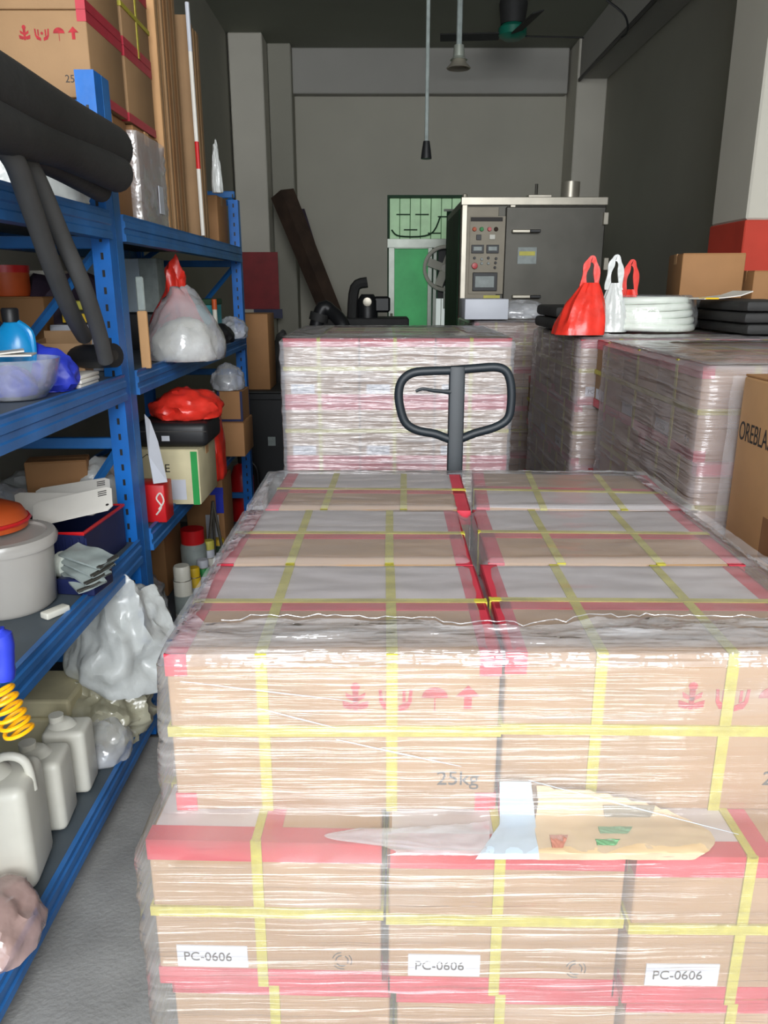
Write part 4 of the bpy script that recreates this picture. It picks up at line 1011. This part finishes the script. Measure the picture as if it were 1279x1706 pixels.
obj('body', box(bm_(), -.14, 0, 0, .14, .26, .095, .025, 3), 'black_plastic', t, smooth=True); obj('sticker', box(bm_(), -.035, -.0015, .025, -.005, 0, .045), 'white_label', t); obj('lid_line', box(bm_(), -.137, -.001, .06, .137, .262, .063), 'grey_ink', t)
p = W(325, 650, 3.0); o = obj('red_bag', crumple(.27, .26, .11, 23, .35, 2.8), 'red_bag', loc=(p.x - .05, 3.05, D1 + .318), smooth=True); tag(o, 'red plastic bag slumped on the black case', 'bag')
o = obj('red_bag_low', crumple(.10, .22, .34, 33, .3, 2.8), 'red_bag', loc=(W(345, 690, 3.25).x, 3.32, D1), smooth=True); o.name = 'red_bag'; tag(o, 'red plastic bag standing behind the printed carton', 'bag')
p = W(320, 760, 3.0); o = obj('clear_bag', crumple(.20, .2, .19, 24, .35, 3), 'clear_bag', loc=(-.90, 3.10, D1), smooth=True); tag(o, 'clear bag leaning on the printed carton at the shelf edge', 'bag')
t = thing('paper_sheet', 'white paper sheet drooping off the shelf beside the rack post', 'paper', (-.83, 2.66, D1 + .0))
bm = bm_(); A = [W(241, 690, 2.60), W(250, 700, 2.62), W(263, 735, 2.62), W(279, 803, 2.6), W(256, 806, 2.57), W(248, 760, 2.57)]
b0 = Vector((-.83, 2.66, D1)); vs = [bm.verts.new(q - b0) for q in A]; bm.faces.new(vs); r_ = bmesh.ops.extrude_face_region(bm, geom=bm.faces[:])
for v in [q for q in r_['geom'] if isinstance(q, bmesh.types.BMVert)]: v.co += Vector((-.002, .002, 0))
obj('sheet', bm, 'white_label', t)
t = plain_box('red_tin', 'red box with a white swirl beside the rack post, third shelf down', 'box', (W(262, 840, 2.66).x - .02, 2.64, D1), .11, .10, .14, 'red_plastic', seam=False)
obj('swirl', tube(bm_(), [(.02, -.001, .03), (.04, -.001, .06), (.025, -.001, .09), (.04, -.001, .11), (.05, -.001, .08), (.03, -.001, .05)], .003, 5, smooth=5), 'white_paper', t)
plain_box('brown_carton', 'low brown carton along the shelf edge behind the red box', 'carton', (-.93, 2.80, D1), .12, .07, .09, 'kraft_dark')
t = thing('blue_rim_box', 'brown box with blue edges on the third shelf down, far bay', 'box', (W(380, 680, 3.75).x, 3.8, D1 + .17)); obj('body', box(bm_(), -.06, 0, 0, .06, .2, .15, .004), 'kraft_dark', t)
for x in (-.062, .05): obj('edge_strip', box(bm_(), x, -.003, 0, x + .012, 0, .15, .001), 'navy', t)
obj('edge_strip', box(bm_(), -.05, -.003, 0, .05, 0, .012, .001), 'navy', t)
plain_box('brown_carton', 'brown carton under the blue-edged box', 'carton', (W(382, 740, 3.78).x, 3.76, D1), .16, .26, .168, 'kraft_dark')
o = obj('grey_bag', crumple(.16, .2, .12, 25, .35, 3), 'clear_bag', loc=(W(375, 640, 3.8).x, 3.88, D1 + .322), smooth=True); tag(o, 'grey clear bag piled on the blue-edged box', 'bag')
t = thing('green_rod', 'bright green rod standing between cartons on the third shelf down', 'rod', (-.88, 3.98, D1)); obj('rod_section', tube(bm_(), [(0, 0, 0), (0, 0, .26)], .012, 10), 'green', t, smooth=True); obj('tip', tube(bm_(), [(0, 0, .26), (0, 0, .30)], .006, 8), 'white_plastic', t)
o = obj('teal_cloth', crumple(.17, .2, .10, 26, .3, 3), 'blue_bottle', loc=(-.94, 4.22, D1 + .0), smooth=True); tag(o, 'bright teal cloth at the far end of the third shelf down', 'cloth')
for k in range(3):
    q = WX(352 + k * 14, 785 - k * 15, -.87); t = thing('glass_jar', ['glass jar with metal lid at the shelf edge, first of three by the clear bag', 'middle glass jar of three on the shelf edge', 'third glass jar, before the teal cloth'][k], 'jar', (-.885, 3.45 + k * .20, D1))
    obj('jar_body', lathe(bm_(), [(0, 0), (.035, 0), (.038, .01), (.038, .06), (.03, .075), (0, .075)], 20), 'clear_bag', t, smooth=True); obj('lid', lathe(bm_(), [(.032, .072), (.032, .09), (0, .09)], 20), 'steel_bright', t, smooth=True)
    obj('contents', lathe(bm_(), [(0, .003), (.032, .003), (.032, .05), (0, .05)], 16), 'brown_wood', t, smooth=True)

# -- lowest level, bay closest to camera: canisters and bags
def canister(label, x, y, wd, dp, h, rz, hand=True, name='canister'):
    t = thing(name, label, 'canister', (x, y, D0), R(rz))
    obj('canister_body', box(bm_(), -wd / 2, -dp / 2, 0, wd / 2, dp / 2, h * .86, min(wd, dp) * .16, 4), 'white_plastic', t, smooth=True)
    obj('shoulder', lathe(bm_(), [(wd * .40, h * .82), (wd * .22, h * .93), (wd * .16, h * .94), (0, h * .94)], 24, c=(-wd * .1, 0, 0), sy=dp / wd), 'white_plastic', t, smooth=True)
    obj('cap', lathe(bm_(), [(wd * .17, h * .92), (wd * .17, h), (0, h)], 20, c=(-wd * .22, 0, 0)), 'white_plastic', t, smooth=True)
    if hand: obj('handle', tube(bm_(), [(-.02, 0, h * .90), (wd * .18, 0, h * .99), (wd * .42, 0, h * .93), (wd * .47, 0, h * .7)], .011, 10, smooth=5), 'white_plastic', t, smooth=True)
canister('large white jerry canister with a moulded handle on the lowest shelf', -.945, 1.60, .19, .17, .335, 8)
canister('square white canister between the large canister and the slim one', -.925, 1.80, .13, .12, .245, 6, False)
canister('slim white canister furthest along the row beside the clear bag', -.915, 1.955, .12, .10, .235, 5, False)
t = thing('foam_block', 'long cream foam block behind the canisters on the lowest shelf', 'foam block', (-1.12, 2.10, D0)); obj('block_body', box(bm_(), -.22, 0, 0, .16, .22, .13, .008, 2), 'tan_foam', t); obj('top_layer', box(bm_(), -.21, .005, .13, .15, .21, .19, .01, 2), 'tan_foam', t)
o = obj('clear_bag', crumple(.17, .18, .12, 27, .3, 3), 'clear_bag', loc=(-.88, 2.11, D0), smooth=True); tag(o, 'clear bag spilling over the lowest shelf edge by the slim canister', 'bag')
bgp = W(215, 1150, 2.05)
o = obj('white_bag', crumple(.34, .30, .36, 28, .36, 1.7, .15, sub=5, flat=.6), 'milky_bag', loc=(-.85, 2.28, D0 + .17), smooth=True); tag(o, 'big white plastic bag bulging out between the lowest shelves', 'bag')
o = obj('yellowish_bag', crumple(.30, .34, .19, 29, .4, 2.4, sub=5), 'yellow_bag', loc=(-.93, 2.27, D0), smooth=True); tag(o, 'yellowish plastic bag under the big white bag', 'bag')
o = obj('pink_bag', crumple(.20, .24, .12, 30, .35, 2.8), 'pink_bag', loc=(-.875, 1.385, D0), smooth=True); tag(o, 'pinkish see-through bag at the lowest shelf edge', 'bag')
plain_box('small_carton', 'tan carton before the pinkish bag on the lowest shelf', 'carton', (-.885, 1.17, D0), .10, .09, .085, 'kraft_light', rz=R(-8))
t = thing('orange_tin', 'orange tin between the large canister and the pinkish bag', 'tin', (-1.02, 1.46, D0)); obj('tin_body', lathe(bm_(), [(0, 0), (.035, 0), (.037, .005), (.037, .05), (0, .055)], 20), 'orange', t, smooth=True); obj('lid', lathe(bm_(), [(.038, .045), (.038, .058), (0, .06)], 20), 'red_plastic', t, smooth=True)

# -- lowest level, far bay: spray cans etc.
def can(label, x, y, r, h, m, capm, z=D0):
    t = thing('spray_can', label, 'spray can', (x, y, z)); obj('can_body', lathe(bm_(), [(0, 0), (r, 0), (r, h * .75), (r * .8, h * .8), (0, h * .8)], 20), m, t, smooth=True)
    obj('cap', lathe(bm_(), [(r * .92, h * .76), (r * .92, h * .97), (r * .8, h), (0, h)], 20), capm, t, smooth=True)
    obj('rim', tube(bm_(), [(r * math.cos(k * .5236), r * math.sin(k * .5236), h * .76) for k in range(12)], .002, 5, True), 'steel', t)
    obj('label_band', lathe(bm_(), [(r * 1.01, h * .18), (r * 1.01, h * .5)], 20), 'white_label' if m != 'white_plastic' else 'grey_pack', t, smooth=True)
for xp, yt, Y, r, m, cm, lab in ((302, 942, 2.70, .034, 'white_plastic', 'white_plastic', 'tall white spray can with white cap, next to the rack post'), (322, 945, 2.84, .026, 'yellow_paint', 'yellow_paint', 'yellow spray can beside the tall white one'),
        (337, 932, 2.92, .026, 'green', 'white_label', 'green spray can with a pale cap'), (347, 915, 3.06, .028, 'white_plastic', 'white_label', 'white can behind the green spray can'), (347, 900, 3.2, .026, 'dark_green', 'yellow_pale', 'can with a lime yellow cap behind the white can'),
        (364, 897, 3.34, .026, 'dark_green', 'yellow_paint', 'can with a golden cap at the row end')):
    q = WX(xp, yt, -.872); can(lab, q.x, q.y, r * 1.15, q.z - D0, m, cm)
o = obj('clear_bag', crumple(.34, .5, .24, 31, .35, 2.6, sub=5), 'clear_bag', loc=(-1.12, 3.05, D0), smooth=True); tag(o, 'clear bag of parts lying behind the spray cans', 'bag')
plain_box('brown_carton', 'brown carton deep on the lowest shelf behind the spray cans', 'carton', (-1.2, 3.4, D0), .35, .3, .33, 'kraft_dark')
q = W(385, 860, 3.95)
t = plain_box('taped_carton', 'brown carton with bright blue tape on the lowest shelf, far bay', 'carton', (-.95, 3.92, D0), .20, .24, .44, 'kraft_dark'); obj('tape', box(bm_(), -.06, -.002, .36, .102, 0, .40), 'royal_blue', t); obj('tape', box(bm_(), .06, -.003, .26, .10, 0, .36), 'royal_blue', t); obj('sticker', box(bm_(), .0, -.0015, .05, .07, 0, .25), 'white_label', t)
t = thing('red_jar', 'red lidded jar behind the spray cans', 'jar', (-.93, 3.55, D0)); obj('jar_body', lathe(bm_(), [(0, 0), (.06, 0), (.062, .2), (.05, .24), (0, .24)], 24), 'grey_pack', t, smooth=True); obj('lid', lathe(bm_(), [(.056, .22), (.056, .29), (0, .29)], 24), 'red_plastic', t, smooth=True)
t = thing('metal_stand', 'small silver metal stand beside the blue-taped carton', 'stand', (-.86, 3.72, D0)); obj('leg', tube(bm_(), [(0, 0, .38), (.05, 0, 0)], .008, 6), 'steel', t); obj('leg', tube(bm_(), [(0, 0, .38), (-.05, -.03, 0)], .008, 6), 'steel', t); obj('leg', tube(bm_(), [(0, 0, .38), (-.02, .05, 0)], .008, 6), 'steel', t)
q = W(411, 850, 4.9); t = thing('fire_extinguisher', 'red fire extinguisher standing past the far rack post', 'extinguisher', (q.x - .02, 4.9, 0)); obj('cylinder', lathe(bm_(), [(0, 0), (.07, 0), (.075, .02), (.075, .36), (.05, .43), (.02, .45), (0, .45)], 24), 'red_plastic', t, smooth=True); obj('valve', box(bm_(), -.02, -.02, .45, .06, .02, .50, .006), 'black_plastic', t); obj('hose', tube(bm_(), [(.05, 0, .47), (.10, 0, .40), (.10, 0, .2)], .01, 8, smooth=5), 'black_plastic', t, smooth=True)

# ------------------------------------------------------------------ beyond the shelving
q = W(428, 640, 5.2)
cab = thing('black_cabinet', 'black floor cabinet with a small silver badge beyond the shelving', 'cabinet', (W(448, 700, 5.1).x - .02, 5.1, 0)); h = W(448, 655, 5.1).z
obj('body', box(bm_(), -.16, 0, 0, .15, .5, h, .01, 2), 'black_plastic', cab); obj('door', box(bm_(), -.15, -.015, .05, .14, 0, h - .04, .005), 'black_plastic', cab); obj('badge', box(bm_(), .01, -.018, h - .35, .06, -.015, h - .29), 'grey_pack', cab); obj('top_panel', box(bm_(), -.165, -.02, h, .155, .5, h + .015, .004), 'black_foam', cab)
plain_box('tall_carton', 'tall brown carton on the black cabinet beside the far rack post', 'carton', (W(425, 640, 5.15).x, 5.15, h + .016), .20, .3, W(425, 528, 5.15).z - h, 'kraft_dark')
o = obj('dark_bag', crumple(.28, .3, .36, 32, .3, 2.5, .5), 'black_foam', loc=(W(466, 600, 5.6).x, 5.75, h + .02 - .02), smooth=True); tag(o, 'dark plastic bag heaped behind the tall carton', 'bag')
plain_box('dark_case', 'low dark crate under the heaped dark bag', 'crate', (W(466, 700, 5.6).x - .02, 5.62, 0), .34, .4, h - .002, 'black_foam', seam=False)
x0, z0, x1, z1 = rect(408, 420, 467, 515, 8.9)
ps = thing('red_poster', 'dark red poster fixed on the pale pillar past the shelving', 'poster', ((x0 + x1) / 2, 8.895, (z0 + z1) / 2)); hw_ = (x1 - x0) / 2; hz = (z1 - z0) / 2
obj('print', box(bm_(), -hw_, -.008, -hz, hw_ - .03, .0, hz, .001), 'poster_red', ps); obj('bottom_band', box(bm_(), -hw_ + .1, -.010, -hz - .10, hw_, -.0, -hz, .001), 'navy', ps)
# leaning planks, dark pipe, machine
t = thing('leaning_plank', 'dark wide plank leaning in the back corner by the pillar', 'plank', (0, 0, 0)); a, b = W(470, 322, 8.7), W(566, 560, 8.5)
b = a + (b - a) * (a.z / (a.z - b.z)) + Vector((0, 0, .03))
obj('board', tube(bm_(), [a, b], [.13, .10], 4), 'brown_wood', t)
t = thing('leaning_plank', 'second thin dark plank leaning beside the wide one', 'plank', (0, 0, 0)); a, b = W(500, 350, 9.2), W(566, 560, 9.0); b = a + (b - a) * (a.z / (a.z - b.z)) + Vector((0, 0, .015))
obj('board', tube(bm_(), [a, b], [.05, .04], 4), 'purple_dark', t)
t = thing('black_duct', 'thick black curved pipe rising over the middle pallet', 'pipe', (0, 0, 0)); obj('pipe', tube(bm_(), [(W(520, 600, 6.2).x, 6.2, 0), W(520, 600, 6.2), W(535, 518, 6.2), W(552, 520, 6.2), W(572, 545, 6.1), W(580, 600, 6.1)], .055, 12, smooth=5), 'black_plastic', t, smooth=True); obj('collar', tube(bm_(), [W(530, 535, 6.2), W(533, 522, 6.2)], .075, 12), 'black_foam', t, smooth=True)
t = thing('dark_machine', 'black bench machine with a bright round knob near the green door', 'machine', (W(612, 560, 7.6).x, 7.6, 0)); zt = W(612, 530, 7.6).z
obj('bench', box(bm_(), -.5, 0, .0, .4, .5, zt, .01), 'black_foam', t); obj('motor', lathe(bm_(), [(0, zt), (.10, zt), (.10, zt + .16), (.06, zt + .22), (0, zt + .22)], 20, c=(0, .1, 0)), 'black_plastic', t, smooth=True)
obj('arm', tube(bm_(), [(-.15, .1, zt), (-.12, .1, zt + .28), (0, .1, zt + .33)], .05, 8, smooth=4), 'black_foam', t, smooth=True); obj('head', box(bm_(), .06, .05, zt + .05, .22, .2, zt + .20, .02), 'black_plastic', t)
obj('knob', lathe(bm_(), [(0, .02), (.04, .015), (.045, 0)], 16), 'steel_bright', t, loc=(0, -.0, zt + .15), rot=(R(90), 0, 0), smooth=True)
t = thing('green_curtain', 'dark green plastic curtain hanging between the door and the oven', 'curtain', (0, 0, 0))
bm = bm_(); q0, q1 = W(744, 352, 8.6), W(772, 345, 8.6); zb_ = .02; g = []
for j in range(2):
    z = (q0.z, zb_)[j]; g.append([bm.verts.new((q0.x + (q1.x + .15 - q0.x) * i / 30, 8.6 + .025 * math.sin(i * 1.3), z)) for i in range(31)])
for i in range(30): bm.faces.new((g[0][i], g[0][i + 1], g[1][i + 1], g[1][i]))
r_ = bmesh.ops.extrude_face_region(bm, geom=bm.faces[:])
for v in [q for q in r_['geom'] if isinstance(q, bmesh.types.BMVert)]: v.co.y += .004
obj('cloth', bm, 'dark_green', t, smooth=True); obj('rail', tube(bm_(), [(q0.x - .03, 8.6, q0.z + .01), (q1.x + .2, 8.6, q0.z + .01)], .012, 8), 'window_frame', t)
